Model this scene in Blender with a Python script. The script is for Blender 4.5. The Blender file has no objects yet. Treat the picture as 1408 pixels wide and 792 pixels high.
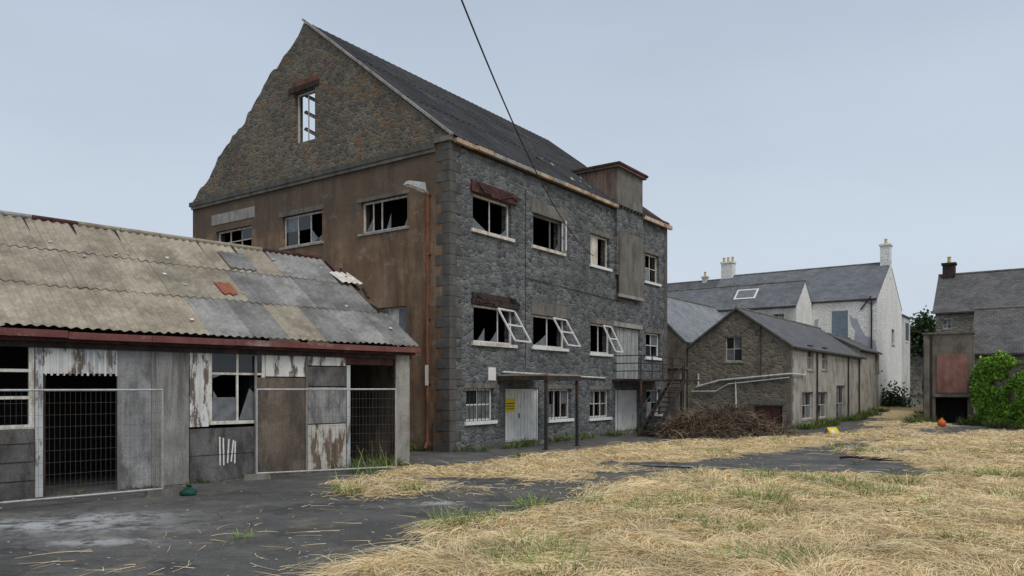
import bpy, math, random
import numpy as np
from mathutils import Vector, Matrix
random.seed(7); rng=np.random.default_rng(7)
F=1039.0; H=2.2; CU=704.0; HV=532.0
scn=bpy.context.scene
# ------------------------------------------------------------ survey helpers (photo measurements -> metric coordinates)
def gnd(u,v):
    Y=H*F/(v-HV); return ((u-CU)/F*Y, Y)
class Frame:
    def __init__(s,ox,oy,dx,dy):
        l=math.hypot(dx,dy); s.o=(ox,oy); s.a=(dx/l,dy/l); s.b=(-dy/l,dx/l); s.ang=math.atan2(dy,dx)
    def w(s,x,y): return (s.o[0]+x*s.a[0]+y*s.b[0], s.o[1]+x*s.a[1]+y*s.b[1])
    def on(s,plane,u,v,d=0.0):
        r=(u-CU)/F
        if plane=='y':
            bx=s.o[0]+d*s.b[0]; by=s.o[1]+d*s.b[1]; dx,dy=s.a
        else:
            bx=s.o[0]+d*s.a[0]; by=s.o[1]+d*s.a[1]; dx,dy=s.b
        p=(r*by-bx)/(dx-r*dy); Y=by+p*dy
        return p, H+(HV-v)/F*Y
    def rect(s,plane,u0,u1,vt,vb,mode='l'):
        um=u0 if mode=='l' else (u0+u1)/2
        p0=s.on(plane,u0,vt)[0]; p1=s.on(plane,u1,vt)[0]
        zt=s.on(plane,um,vt)[1]; zb=s.on(plane,um,vb)[1]
        return (min(p0,p1),max(p0,p1),zb,zt)
def empty(name,fr=None,loc=(0,0,0)):
    e=bpy.data.objects.new(name,None); scn.collection.objects.link(e)
    if fr: e.location=(fr.o[0],fr.o[1],0); e.rotation_euler=(0,0,fr.ang)
    else: e.location=loc
    return e
# ------------------------------------------------------------ materials
M={}
class NT:
    def __init__(s,name,rough=.9,spec=.2,metal=0):
        m=bpy.data.materials.new(name); m.use_nodes=True; s.m=m; s.nt=m.node_tree; s.b=s.nt.nodes['Principled BSDF']
        s.b.inputs['Roughness'].default_value=rough; s.b.inputs['Specular IOR Level'].default_value=spec; s.b.inputs['Metallic'].default_value=metal
        M[name]=m; s.tc=s.nt.nodes.new('ShaderNodeTexCoord')
    def n(s,t,**k):
        x=s.nt.nodes.new(t)
        for a,b in k.items(): setattr(x,a,b)
        return x
    def L(s,a,b): s.nt.links.new(a,b)
    def setin(s,sock,v):
        if isinstance(v,bpy.types.NodeSocket): s.L(v,sock)
        else:
            if isinstance(v,tuple) and len(v)==3 and len(sock.default_value)==4: v=v+(1,)
            sock.default_value=v
    def vec(s,src='Object',scale=(1,1,1),warp=0,wscale=2):
        mp=s.n('ShaderNodeMapping'); s.L(s.tc.outputs[src],mp.inputs['Vector']); mp.inputs['Scale'].default_value=scale
        o=mp.outputs[0]
        if warp:
            nz=s.n('ShaderNodeTexNoise'); nz.inputs['Scale'].default_value=wscale; s.L(o,nz.inputs['Vector']); nz.inputs['Detail'].default_value=2
            va=s.n('ShaderNodeVectorMath',operation='MULTIPLY_ADD'); s.L(nz.outputs['Color'],va.inputs[0]); va.inputs[1].default_value=(warp,)*3; s.L(o,va.inputs[2]); o=va.outputs[0]
        return o
    def noise(s,scale=1,detail=6,rough=.6,v=None,dist=0):
        x=s.n('ShaderNodeTexNoise'); x.inputs['Scale'].default_value=scale; x.inputs['Detail'].default_value=detail; x.inputs['Roughness'].default_value=rough; x.inputs['Distortion'].default_value=dist
        s.L(v if v else s.tc.outputs['Object'],x.inputs['Vector']); return x.outputs['Fac']
    def ramp(s,f,stops,interp='LINEAR'):
        x=s.n('ShaderNodeValToRGB'); x.color_ramp.interpolation=interp; e=x.color_ramp.elements
        while len(e)<len(stops): e.new(.5)
        for i,(p,c) in enumerate(stops):
            e[i].position=p; e[i].color=(c,c,c,1) if not isinstance(c,tuple) else c+(1,)
        s.L(f,x.inputs['Fac']); return x.outputs['Color']
    def mix(s,f,a,b,mode='MIX'):
        x=s.n('ShaderNodeMixRGB',blend_type=mode); s.setin(x.inputs[0],f); s.setin(x.inputs[1],a); s.setin(x.inputs[2],b); return x.outputs[0]
    def math(s,op,a,b=0.0):
        x=s.n('ShaderNodeMath',operation=op); s.setin(x.inputs[0],a); s.setin(x.inputs[1],b); return x.outputs[0]
    def voro(s,v,scale=1,feature='F1'):
        x=s.n('ShaderNodeTexVoronoi',feature=feature); x.inputs['Scale'].default_value=scale; s.L(v,x.inputs['Vector']); return x
    def bump(s,h,strength=.5,dist=.02,normal=None):
        x=s.n('ShaderNodeBump'); x.inputs['Strength'].default_value=strength; x.inputs['Distance'].default_value=dist; s.L(h,x.inputs['Height'])
        if normal: s.L(normal,x.inputs['Normal'])
        return x.outputs[0]
    def col(s,c): s.setin(s.b.inputs['Base Color'],c)
    def nor(s,c): s.L(c,s.b.inputs['Normal'])

def weathered(name,c1,c2,stain=None,scale=1.2,samt=.5,streak=(2.5,2.5,.6),rough=.9,bump=.4,fine=25,spec=.2,metal=0,th=.53):
    t=NT(name,rough,spec,metal)
    a=t.ramp(t.noise(scale,8,.65),[(.32,c1),(.68,c2)])
    f=t.ramp(t.noise(fine,4,.7),[(.3,.72),(.7,1.15)]); a=t.mix(1,a,f,'MULTIPLY')
    if stain:
        k=t.ramp(t.noise(1,8,.7,t.vec('Object',streak,.6,.7)),[(th-.06,0.0),(th+.1,samt)])
        a=t.mix(k,a,stain)
    t.col(a); t.nor(t.bump(t.noise(fine,5,.7),bump,.02)); return t
def rubble(name,cols,mortar,scale=(3,3,4.6),dark=(.02,.02,.02),rough=.9,light=None,mw=.07,bmp=.9,warp=.45,mf=1.0,damt=.65):
    t=NT(name,rough,.25)
    v=t.vec('Object',scale,warp,1.6)
    vo=t.voro(v,1); ed=t.voro(v,1,'DISTANCE_TO_EDGE')
    sp=t.n('ShaderNodeSeparateColor'); t.L(vo.outputs['Color'],sp.inputs[0])
    n=len(cols); c=t.ramp(sp.outputs[0],[(i/n,cc) for i,cc in enumerate(cols)],'CONSTANT')
    c=t.mix(.8,c,t.ramp(t.noise(9,8,.75),[(.3,.5),(.7,1.45)]),'MULTIPLY')
    e=t.math('ADD',ed.outputs['Distance'],t.math('MULTIPLY',t.math('SUBTRACT',t.noise(12,5,.75),.5),.2))
    mk=t.ramp(e,[(mw*.3,mf),(mw,0.0)])
    c=t.mix(mk,c,mortar)
    st=t.ramp(t.noise(1,8,.7,t.vec('Object',(.5,.5,.28),.5,.8)),[(.44,0.0),(.7,damt)]); c=t.mix(st,c,dark)
    if light:
        st=t.ramp(t.noise(2.2,9,.75),[(.56,0.0),(.68,.55)]); c=t.mix(st,c,light)
    t.col(c)
    h=t.ramp(e,[(0,0.0),(.16,.8),(.5,1.0)])
    h2=t.mix(.45,h,t.noise(13,8,.75))
    t.nor(t.bump(h2,bmp,.07)); return t
def slate(name,c1,c2,lich,rough=.65,la=.45):
    t=NT(name,rough,.3)
    br=t.n('ShaderNodeTexBrick'); t.L(t.vec('UV',(1,1,1),.02,3),br.inputs['Vector'])
    br.inputs['Color1'].default_value=c1+(1,); br.inputs['Color2'].default_value=c2+(1,); br.inputs['Mortar'].default_value=(.03,.03,.032,1)
    br.inputs['Scale'].default_value=1; br.inputs['Brick Width'].default_value=.28; br.inputs['Row Height'].default_value=.2; br.inputs['Mortar Size'].default_value=.009; br.inputs['Bias'].default_value=0
    c=t.mix(.8,br.outputs['Color'],t.ramp(t.noise(.9,8,.75),[(.3,.5),(.7,1.45)]),'MULTIPLY')
    c=t.mix(t.ramp(t.noise(4,8,.75),[(.55,0.0),(.72,la)]),c,lich)
    t.col(c); t.nor(t.bump(br.outputs['Fac'],-.5,.03)); return t
def peel(name,paint,under,th=.5,streak=(4,4,1.0),rough=.8,sa=.5):
    t=NT(name,rough,.3)
    w=t.ramp(t.noise(1,6,.6,t.vec('Object',(9,9,.7))),[(.3,tuple(x*.55 for x in under)),(.7,under)])
    p=t.ramp(t.noise(3,6,.6),[(.3,tuple(x*.75 for x in paint)),(.7,paint)])
    n=t.noise(1,9,.72,t.vec('Object',streak)); k=t.ramp(n,[(th-.02,1.0),(th+.02,0.0)])
    c=t.mix(k,w,p); c=t.mix(t.ramp(t.noise(1,7,.65,t.vec('Object',(6,6,.5),.5,1)),[(.52,0.0),(.75,sa)]),c,(.14,.09,.06)); t.col(c); t.nor(t.bump(k,.5,.01)); return t
def foliage(name,stops,rough=.7,lo=.68,hi=1.25,sc=.7):
    t=NT(name,rough,.15); g=t.n('ShaderNodeNewGeometry'); c=t.ramp(g.outputs['Random Per Island'],stops)
    c=t.mix(.85,c,t.ramp(t.noise(sc,6,.7),[(.32,lo),(.66,hi)]),'MULTIPLY'); t.col(c)
    return t
rubble('stone_dark',[(.095,.103,.108),(.15,.156,.16),(.115,.123,.127),(.20,.203,.2),(.135,.139,.137),(.17,.178,.18),(.075,.08,.083)],(.23,.228,.215),(3.4,3.4,6.2),(.066,.067,.067),light=(.27,.27,.25),mw=.065,bmp=.95,warp=.6,mf=.8,damt=.6)
rubble('stone_brown',[(.15,.12,.085),(.20,.17,.12),(.11,.10,.085),(.22,.13,.07),(.17,.15,.115),(.22,.19,.15),(.13,.115,.09)],(.24,.215,.165),(4.2,4.2,6.8),(.085,.072,.052),light=(.27,.26,.22),mw=.07,warp=.6)
rubble('stone_mid',[(.2,.18,.15),(.28,.26,.22),(.15,.14,.12),(.33,.3,.25)],(.3,.28,.24),(3,3,5.5),(.1,.085,.065))
rubble('stone_mottled_dark',[(.19,.165,.13),(.25,.22,.17),(.14,.125,.10),(.22,.19,.14)],(.28,.25,.2),(3,3,5),(.10,.086,.068),light=(.33,.31,.26),bmp=.8,mf=.8)
rubble('stone_white',[(.80,.79,.75),(.86,.84,.79),(.77,.75,.7),(.84,.82,.77)],(.76,.74,.69),(2.8,2.8,5),(.62,.58,.5),bmp=.6,mf=.6)
t=NT('brown_render',.92,.15)
a=t.ramp(t.noise(.55,9,.72),[(.3,(.15,.09,.055)),(.5,(.26,.165,.102)),(.7,(.37,.265,.18))])
a=t.mix(t.ramp(t.noise(1,9,.75,t.vec('Object',(1.5,1.5,.22),.6,.7)),[(.46,0.0),(.62,.75)]),a,(.095,.068,.048))
a=t.mix(t.ramp(t.noise(1.1,9,.78,t.vec('Object',(.8,.8,1.4))),[(.565,0.0),(.63,.6)]),a,(.40,.35,.29))
a=t.mix(t.ramp(t.noise(.35,7,.7),[(.5,0.0),(.62,.5)]),a,(.15,.13,.105))
a=t.mix(t.ramp(t.noise(2.6,9,.8),[(.58,0.0),(.66,.6)]),a,(.085,.065,.05))
sx=t.n('ShaderNodeSeparateXYZ'); t.L(t.tc.outputs['Object'],sx.inputs[0])
a=t.mix(t.ramp(t.math('ADD',t.math('MULTIPLY',sx.outputs[2],.1),t.math('MULTIPLY',t.noise(1.2,4,.6),.22)),[(.0,.55),(.3,0.0),(.95,0.0),(1.0,.6)]),a,(.10,.08,.062))
a=t.mix(1,a,t.ramp(t.noise(30,4,.7),[(.3,.75),(.7,1.15)]),'MULTIPLY'); t.col(a); t.nor(t.bump(t.noise(14,8,.8),.8,.035))
weathered('quoin',(.085,.08,.072),(.155,.142,.125),(.05,.047,.043),1.5,.6)
weathered('concrete',(.28,.26,.23),(.42,.4,.36),(.14,.12,.1),1.3,.7)
weathered('concrete_dark',(.14,.13,.11),(.24,.22,.19),(.07,.063,.055),1.3,.7)
weathered('roughcast',(.36,.33,.28),(.5,.47,.41),(.17,.145,.11),.8,.75,(1.6,1.6,1.0),bump=.8)
weathered('roughcast_dark',(.15,.13,.105),(.25,.22,.175),(.075,.066,.05),.8,.7,(1.6,1.6,1.0),bump=.9)
weathered('roughcast_pale',(.58,.56,.51),(.70,.68,.63),(.33,.3,.25),.8,.6,(1.3,1.3,.6),bump=.6)
weathered('patch_grey',(.36,.38,.4),(.46,.48,.5),None,3)
weathered('white_paint',(.76,.75,.72),(.84,.83,.8),(.5,.45,.38),3,.5,(9,9,1),bump=.1,rough=.6)
weathered('cream_frame',(.62,.59,.51),(.78,.76,.7),(.3,.2,.12),4,.7,(8,8,2),bump=.15,rough=.7)
weathered('cream_sill',(.58,.54,.46),(.78,.75,.68),(.38,.22,.12),2.5,.7,(4,4,2),bump=.2)
weathered('rusty_white',(.62,.53,.42),(.48,.3,.17),(.14,.08,.05),2.0,.8,(2,2,2),bump=.4,th=.55)
weathered('rust',(.17,.07,.045),(.30,.12,.06),(.07,.04,.035),3,.8,(3,3,1),bump=.5,metal=.1)
weathered('rust_red',(.14,.05,.045),(.23,.10,.085),(.5,.45,.4),2,.5,(1.5,1.5,3),bump=.5,th=.62)
weathered('burnt',(.02,.018,.017),(.055,.045,.04),(.11,.06,.045),4,.6,bump=.8)
weathered('burnt_red',(.05,.025,.022),(.14,.06,.05),(.02,.018,.018),4,.8,bump=.8)
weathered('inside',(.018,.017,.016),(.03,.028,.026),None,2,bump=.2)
weathered('inside_grey',(.06,.055,.05),(.12,.11,.10),(.02,.02,.02),1,.8)
weathered('steel_dark',(.03,.03,.032),(.06,.055,.055),(.14,.07,.045),4,.7,rough=.6,metal=.3)
weathered('mesh_wire',(.09,.09,.09),(.16,.15,.14),(.12,.07,.045),4,.7,rough=.8)
weathered('galv',(.40,.41,.42),(.54,.55,.56),(.3,.2,.13),6,.5,rough=.55,metal=.3,bump=.1)
weathered('pipe_white',(.6,.6,.58),(.72,.72,.7),(.3,.27,.22),3,.6,bump=.1)
weathered('timber_grey',(.20,.19,.18),(.35,.34,.32),(.10,.088,.078),1.3,.75,(5,5,.45),bump=.4)
weathered('ply_grey',(.23,.23,.23),(.38,.37,.36),(.10,.095,.09),1.3,.8,(3,3,1.2),bump=.3)
weathered('ply_brown',(.13,.10,.075),(.23,.18,.135),(.06,.053,.047),1.3,.8,(2.5,2.5,1),bump=.3)
weathered('ply_dark',(.09,.085,.083),(.20,.19,.18),(.045,.04,.038),1.3,.8,(3,3,1.2),bump=.3)
weathered('brown_cladding',(.18,.12,.095),(.27,.2,.16),(.08,.055,.045),1.8,.7,(4,4,.8))
weathered('door_grey',(.3,.31,.3),(.4,.41,.4),(.18,.14,.11),1.5,.6,(4,4,.7))
weathered('blue_grey',(.16,.2,.25),(.22,.26,.31),None,3,bump=.1)
weathered('red_render',(.26,.11,.09),(.36,.2,.17),(.13,.08,.06),1.5,.8,(2,2,.6))
weathered('yellow_sign',(.75,.55,.02),(.8,.62,.04),None,5,bump=0,rough=.5)
weathered('black_mark',(.02,.02,.02),(.03,.03,.03),None,5,bump=0)
weathered('orange_plastic',(.65,.12,.03),(.75,.18,.05),(.3,.08,.04),5,.5,rough=.4,bump=.05)
weathered('green_plastic',(.01,.05,.04),(.015,.09,.06),None,6,rough=.6,bump=.1)
weathered('chimney_pot',(.55,.42,.2),(.65,.5,.28),None,6)
S_=(1.0,1.0,1.0)
for nm,c1,c2,sc_ in (('asb_tan',(.31,.265,.20),(.45,.395,.305),(.17,.145,.11)),('asb_tan2',(.28,.24,.185),(.41,.36,.28),(.16,.135,.105)),('asb_grey',(.25,.245,.23),(.36,.35,.33),(.13,.125,.115)),('asb_dark',(.18,.175,.165),(.28,.27,.255),(.10,.095,.09))):
    weathered(nm,c1,c2,sc_,1.3,.75,S_,bump=.3,th=.52,fine=9)
weathered('asb_rust',(.28,.09,.05),(.36,.14,.08),(.17,.07,.05),3,.7,(2,2,2))
weathered('sheet_black',(.032,.032,.034),(.06,.06,.062),(.12,.115,.11),.8,.5,(1.5,1.5,1.5),rough=.8,bump=.3,th=.6)
weathered('sheet_black2',(.024,.024,.026),(.045,.045,.047),(.10,.085,.075),.8,.5,(1.5,1.5,1.5),rough=.8,bump=.3,th=.6)
slate('slate_grey',(.125,.13,.142),(.17,.175,.19),(.24,.23,.21))
slate('slate_light',(.2,.208,.22),(.26,.27,.28),(.31,.3,.28))
slate('slate_dark',(.085,.085,.09),(.135,.13,.132),(.2,.185,.15))
slate('slate_brown',(.09,.086,.084),(.14,.133,.127),(.22,.2,.165))
peel('peel_white',(.76,.75,.71),(.2,.16,.13),.54)
peel('peel_dirty',(.62,.59,.52),(.22,.15,.10),.52)
peel('peel_grey',(.56,.56,.55),(.24,.23,.22),.55)
peel('door_white',(.80,.79,.75),(.5,.46,.4),.64,sa=.22)
t=NT('line_paint',.8,.2); t.col(t.mix(t.ramp(t.noise(5,9,.8),[(.5,0.0),(.6,1.0)]),(.10,.10,.10),(.36,.36,.35)))
t=NT('glass_dark',.08,.5); t.col((.02,.022,.025))
t=NT('glass_pale',.25,.4); t.col(t.ramp(t.noise(4,4,.6),[(.3,(.09,.10,.11)),(.7,(.2,.21,.22))]))
foliage('straw',[(0,(.62,.43,.20)),(.3,(.84,.66,.37)),(.7,(.93,.80,.53)),(.9,(.74,.56,.30)),(.96,(.40,.27,.13)),(1,(.95,.86,.66))],lo=.55,hi=1.2,sc=.9)
foliage('green_blade',[(0,(.11,.18,.04)),(.5,(.19,.29,.07)),(.85,(.32,.40,.12)),(1,(.6,.54,.24))])
foliage('weed',[(0,(.05,.09,.02)),(.6,(.12,.17,.045)),(1,(.26,.26,.1))])
foliage('ivy_leaf',[(0,(.06,.14,.02)),(.4,(.16,.32,.04)),(.8,(.28,.48,.06)),(1,(.38,.56,.10))])
foliage('tree_leaf',[(0,(.02,.04,.015)),(.6,(.05,.08,.03)),(1,(.09,.12,.04))])
foliage('brush',[(0,(.06,.042,.03)),(.5,(.15,.105,.07)),(.85,(.24,.175,.12)),(1,(.33,.26,.17))])
foliage('debris_white',[(0,(.3,.29,.27)),(1,(.7,.69,.65))])
# ground
t=NT('ground_asphalt',.88,.2)
as_=t.ramp(t.noise(.3,10,.75),[(.32,(.062,.061,.059)),(.5,(.10,.098,.094)),(.68,(.165,.16,.15))])
as_=t.mix(1,as_,t.ramp(t.noise(38,5,.9),[(.32,.35),(.68,1.65)]),'MULTIPLY')
as_=t.mix(t.ramp(t.noise(1.1,10,.82),[(.51,0.0),(.62,.6)]),as_,(.215,.19,.15))
as_=t.mix(t.ramp(t.noise(.45,8,.78,t.vec('Object',(1,1.6,1))),[(.54,0.0),(.58,.65)]),as_,(.052,.051,.049))
as_=t.mix(t.ramp(t.noise(.8,9,.8,t.vec('Object',(1.3,1,1))),[(.60,0.0),(.66,.4)]),as_,(.09,.10,.055))
cr=t.voro(t.vec('Object',(.35,.35,.35),.6,2.0),1,'DISTANCE_TO_EDGE').outputs['Distance']
crm=t.ramp(cr,[(.003,1.0),(.010,0.0)]); crk=t.math('MULTIPLY',crm,t.ramp(t.noise(.5,3,.5),[(.45,0.0),(.55,.6)]))
as_=t.mix(crk,as_,(.035,.035,.03))
at=t.n('ShaderNodeAttribute',attribute_name='mask'); sp=t.n('ShaderNodeSeparateColor'); t.L(at.outputs['Color'],sp.inputs[0])
stn=t.math('MULTIPLY',sp.outputs[1],t.ramp(t.noise(2.2,9,.8),[(.44,0.0),(.54,1.0)])); as_=t.mix(stn,as_,(.46,.46,.46))
ft=t.ramp(t.noise(1,9,.85,t.vec('Object',(4,4,4))),[(.57,0.0),(.64,.8)]); as_=t.mix(t.math('MULTIPLY',ft,t.ramp(t.noise(.5,4,.6),[(.4,.15),(.6,1.0)])),as_,(.30,.26,.18))
lit=t.ramp(t.noise(6,9,.75),[(.3,(.24,.17,.09)),(.5,(.52,.39,.21)),(.7,(.76,.61,.36))])
lit=t.mix(t.ramp(t.noise(.9,6,.7),[(.5,0.0),(.7,.45)]),lit,(.27,.21,.12))
mm=t.math('ADD',sp.outputs[0],t.math('MULTIPLY',t.math('SUBTRACT',t.noise(2.5,9,.8),.5),1.6))
mk=t.ramp(mm,[(.42,0.0),(.58,1.0)])
t.col(t.mix(mk,as_,lit)); t.nor(t.bump(t.mix(.5,t.noise(42,5,.88),t.noise(6,8,.75)),.8,.03))

# ------------------------------------------------------------ mesh builder
class MB:
    def __init__(s): s.v=[]; s.f=[]; s.m=[]; s.mn=[]
    def mi(s,mat):
        if mat not in s.mn: s.mn.append(mat)
        return s.mn.index(mat)
    def poly(s,pts,mat):
        i=len(s.v); s.v+= [tuple(p) for p in pts]; s.f.append(tuple(range(i,i+len(pts)))); s.m.append(s.mi(mat))
    def hexa(s,P,mat):
        i=len(s.v); s.v+=[tuple(p) for p in P]
        for q in ((0,3,2,1),(4,5,6,7),(0,1,5,4),(1,2,6,5),(2,3,7,6),(3,0,4,7)):
            s.f.append(tuple(i+k for k in q)); s.m.append(s.mi(mat))
    def box(s,a,b,mat):
        x0,x1=sorted((a[0],b[0])); y0,y1=sorted((a[1],b[1])); z0,z1=sorted((a[2],b[2]))
        s.hexa([(x0,y0,z0),(x1,y0,z0),(x1,y1,z0),(x0,y1,z0),(x0,y0,z1),(x1,y0,z1),(x1,y1,z1),(x0,y1,z1)],mat)
    def wbox(s,pl,p0,p1,z0,z1,d0,d1,mat):
        if pl=='y': s.box((p0,d0,z0),(p1,d1,z1),mat)
        else: s.box((d0,p0,z0),(d1,p1,z1),mat)
    def beam(s,p,q,w,h,mat):
        p=Vector(p); q=Vector(q); d=(q-p).normalized(); up=Vector((0,0,1)) if abs(d.z)<.95 else Vector((1,0,0))
        x=d.cross(up).normalized()*w/2; y=x.cross(d).normalized()*h/2
        s.hexa([p-x-y,p+x-y,p+x+y,p-x+y,q-x-y,q+x-y,q+x+y,q-x+y],mat)
    def tube(s,p,q,r,mat,n=8,r2=None):
        p=Vector(p); q=Vector(q); d=(q-p).normalized(); up=Vector((0,0,1)) if abs(d.z)<.95 else Vector((1,0,0))
        x=d.cross(up).normalized(); y=x.cross(d).normalized(); r2=r if r2 is None else r2; i=len(s.v)
        for c,rr in ((p,r),(q,r2)):
            for k in range(n):
                a=2*math.pi*k/n; s.v.append(tuple(c+x*math.cos(a)*rr+y*math.sin(a)*rr))
        for k in range(n):
            k2=(k+1)%n; s.f.append((i+k,i+k2,i+n+k2,i+n+k)); s.m.append(s.mi(mat))
        s.f.append(tuple(i+k for k in range(n))); s.m.append(s.mi(mat)); s.f.append(tuple(i+n+k for k in range(n))); s.m.append(s.mi(mat))
    def slab(s,P,th,mat):
        P=[Vector(p) for p in P]; nrm=(P[1]-P[0]).cross(P[3]-P[0]).normalized()
        if nrm.z<0: nrm=-nrm
        s.hexa([p-nrm*th for p in P]+P,mat)
    def lathe(s,c,prof,mat,n=16):
        i=len(s.v)
        for r,z in prof:
            for k in range(n):
                a=2*math.pi*k/n; s.v.append((c[0]+r*math.cos(a),c[1]+r*math.sin(a),c[2]+z))
        for j in range(len(prof)-1):
            for k in range(n):
                k2=(k+1)%n; s.f.append((i+j*n+k,i+j*n+k2,i+(j+1)*n+k2,i+(j+1)*n+k)); s.m.append(s.mi(mat))
    def obj(s,name,parent=None,smooth=False):
        me=bpy.data.meshes.new(name); me.from_pydata(s.v,[],s.f)
        for mn in s.mn: me.materials.append(M[mn])
        me.polygons.foreach_set('material_index',s.m)
        if smooth: me.polygons.foreach_set('use_smooth',[True]*len(s.f))
        uv=me.uv_layers.new(name='UVMap'); co=[]
        Z=Vector((0,0,1))
        for p in me.polygons:
            n=p.normal; tx=Z.cross(n)
            if tx.length<.05: tx=Vector((1,0,0))
            tx.normalize(); ty=n.cross(tx)
            for li in p.vertices:
                c=me.vertices[li].co; co+= [c.dot(tx),c.dot(ty)]
        uv.data.foreach_set('uv',co)
        me.update(); o=bpy.data.objects.new(name,me); scn.collection.objects.link(o)
        if parent: o.parent=parent
        return o
def wall(B,pl,p0,p1,z0,top,ops,th,mat,mati='inside',step=1e9,extra=()):
    T=top if callable(top) else (lambda p:top)
    f=(lambda p,z,d:(p,d,z)) if pl=='y' else (lambda p,z,d:(d,p,z))
    bp=sorted(set([p0,p1]+[o[0] for o in ops]+[o[1] for o in ops]+list(extra)))
    bp=[b for b in bp if p0-1e-6<=b<=p1+1e-6]; fin=[]
    for a,b in zip(bp,bp[1:]):
        k=max(1,int(math.ceil((b-a)/step)))
        fin+=[a+(b-a)*i/k for i in range(k)]
    fin.append(bp[-1])
    for a,b in zip(fin,fin[1:]):
        m=(a+b)/2; os=sorted([o for o in ops if o[0]<m<o[1]],key=lambda o:o[2]); z=z0
        segs=[]
        for o in os: segs.append((z,z,o[2],o[2])); z=o[3]
        segs.append((z,z,T(a),T(b)))
        for s0,s1,t0,t1 in segs:
            if t0-s0<.01 and t1-s1<.01: continue
            B.poly([f(a,s0,0),f(b,s1,0),f(b,t1,0),f(a,t0,0)],mat)
            B.poly([f(a,s0,th),f(b,s1,th),f(b,t1,th),f(a,t0,th)],mati)
        B.poly([f(a,T(a),0),f(b,T(b),0),f(b,T(b),th),f(a,T(a),th)],mat)
    for o in ops:
        a,b,c,d=o
        for q in ([(a,c),(b,c)],[(b,c),(b,d)],[(b,d),(a,d)],[(a,d),(a,c)]):
            B.poly([f(q[0][0],q[0][1],0),f(q[1][0],q[1][1],0),f(q[1][0],q[1][1],th),f(q[0][0],q[0][1],th)],mat)
def window(B,pl,r,nx=2,ny=2,mat='cream_frame',fill={},inset=.14,fw=.07,bw=.035,skip=(),shards=0):
    a,b,c,d=r; e=.004; a+=e;b-=e;c+=e;d-=e
    W=lambda p0,p1,z0,z1,dd=0.06,m=mat,o=0: B.wbox(pl,p0,p1,z0,z1,inset+o,inset+dd-o,m)
    W(a,a+fw,c,d); W(b-fw,b,c,d); W(a+fw,b-fw,c,c+fw); W(a+fw,b-fw,d-fw,d)
    xs=[a+fw+(b-a-2*fw)*i/nx for i in range(nx+1)]; zs=[c+fw+(d-c-2*fw)*i/ny for i in range(ny+1)]
    for i in range(1,nx):
        if ('v',i) not in skip: W(xs[i]-bw/2,xs[i]+bw/2,c+fw,d-fw,.05,mat,.005)
    for i in range(1,ny):
        if ('h',i) not in skip: W(a+fw,b-fw,zs[i]-bw/2,zs[i]+bw/2,.045,mat,.01)
    for (i,j),m in fill.items():
        W(xs[i]+.001,xs[i+1]-.001,zs[j]+.001,zs[j+1]-.001,.035,m,.015)
    f=(lambda p,z:(p,inset+.03,z)) if pl=='y' else (lambda p,z:(inset+.03,p,z))
    for k in range(shards):
        i=random.randrange(nx); x0,x1=xs[i],xs[i+1]; s=random.uniform(.2,.5); l=random.random()<.5
        xa,xb=(x0,x0+(x1-x0)*random.uniform(.4,.9)) if l else (x1,x1-(x1-x0)*random.uniform(.4,.9))
        B.poly([f(xa,c+fw),f(xb,c+fw),f(xa+(xb-xa)*.45,c+fw+(d-c)*s*.5),f(xa,c+fw+(d-c)*s)],'glass_pale')

# ============================================================ MAIN BUILDING
FA=Frame(-2.10,25.4,743,1039)
main=empty('derelict_stone_warehouse',FA)
LEN,WID,EV,RG,TR=17.6,15.2,10.6,16.5,7.5
R=lambda *a,**k:FA.rect('y',*a,**k)
W1=R(650,703,264,314);W2=R(733,774,292,337);W3=R(812,838,320,363);W4=R(887,906,347,386)
M1=R(651,707,418,470);M2=R(733,778,432,476);M3=R(812,840,444,485);M4=R(888,908,457,491);MD=R(848,880,449,521)
G1=R(641,679,534,580);G2=R(755,785,535,577);G3=R(811,838,536,575);G4=R(889,908,536,571)
GD=R(695,741,534,616);GD=(GD[0],GD[1],.12,GD[3]);GE=R(846,878,536,598);GE=(GE[0],GE[1],.12,GE[3])
opsA=[W1,W2,W3,W4,M1,M2,M3,M4,MD,G1,G2,G3,G4,GD,GE]
B=MB()
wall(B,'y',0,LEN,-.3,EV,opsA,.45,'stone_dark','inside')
RX=lambda *a:FA.rect('x',*a)
X1=RX(297,346,319,352);X2=RX(388,443,299,341);X3=RX(496,560,279,322);X5=RX(517,559,424,500);XG=RX(404,433,129,199)
wall(B,'x',0,WID,-.3,EV-.15,[X1,X2,X3,X5],.45,'brown_render','inside')
rr=[random.uniform(-.10,.10) for _ in range(80)]
def gtop(t):
    if t<=TR: return EV+(RG-EV)*t/TR+.05
    k=(t-TR)/(WID-TR); base=RG+.05-(RG-EV)*k
    i=int(t/.22); return max(EV-.1,base+(rr[i]+.11*math.sin(t*2.1)+.06*math.sin(t*5.3))*min(1,(t-TR)*2)*min(1,(WID-t)*2+.3)-.05)
wall(B,'x',0,WID,EV-.15,gtop,[XG],.45,'stone_brown','inside_grey',step=.22,extra=[TR,TR+.35])
B.box((.45,WID-.4,-.3),(LEN,WID,EV-.4),'stone_brown')
B.box((LEN-.4,.46,-.3),(LEN-.002,WID-.41,EV-.15),'stone_brown')
B.poly([(LEN-.01,.46,EV-.15),(LEN-.01,WID-.41,EV-.15),(LEN-.01,TR,RG-.5)],'stone_brown')
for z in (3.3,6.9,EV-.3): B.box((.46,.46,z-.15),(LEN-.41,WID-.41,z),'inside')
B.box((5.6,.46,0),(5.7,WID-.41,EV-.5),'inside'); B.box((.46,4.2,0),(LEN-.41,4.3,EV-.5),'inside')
B.obj('walls',main)
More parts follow.
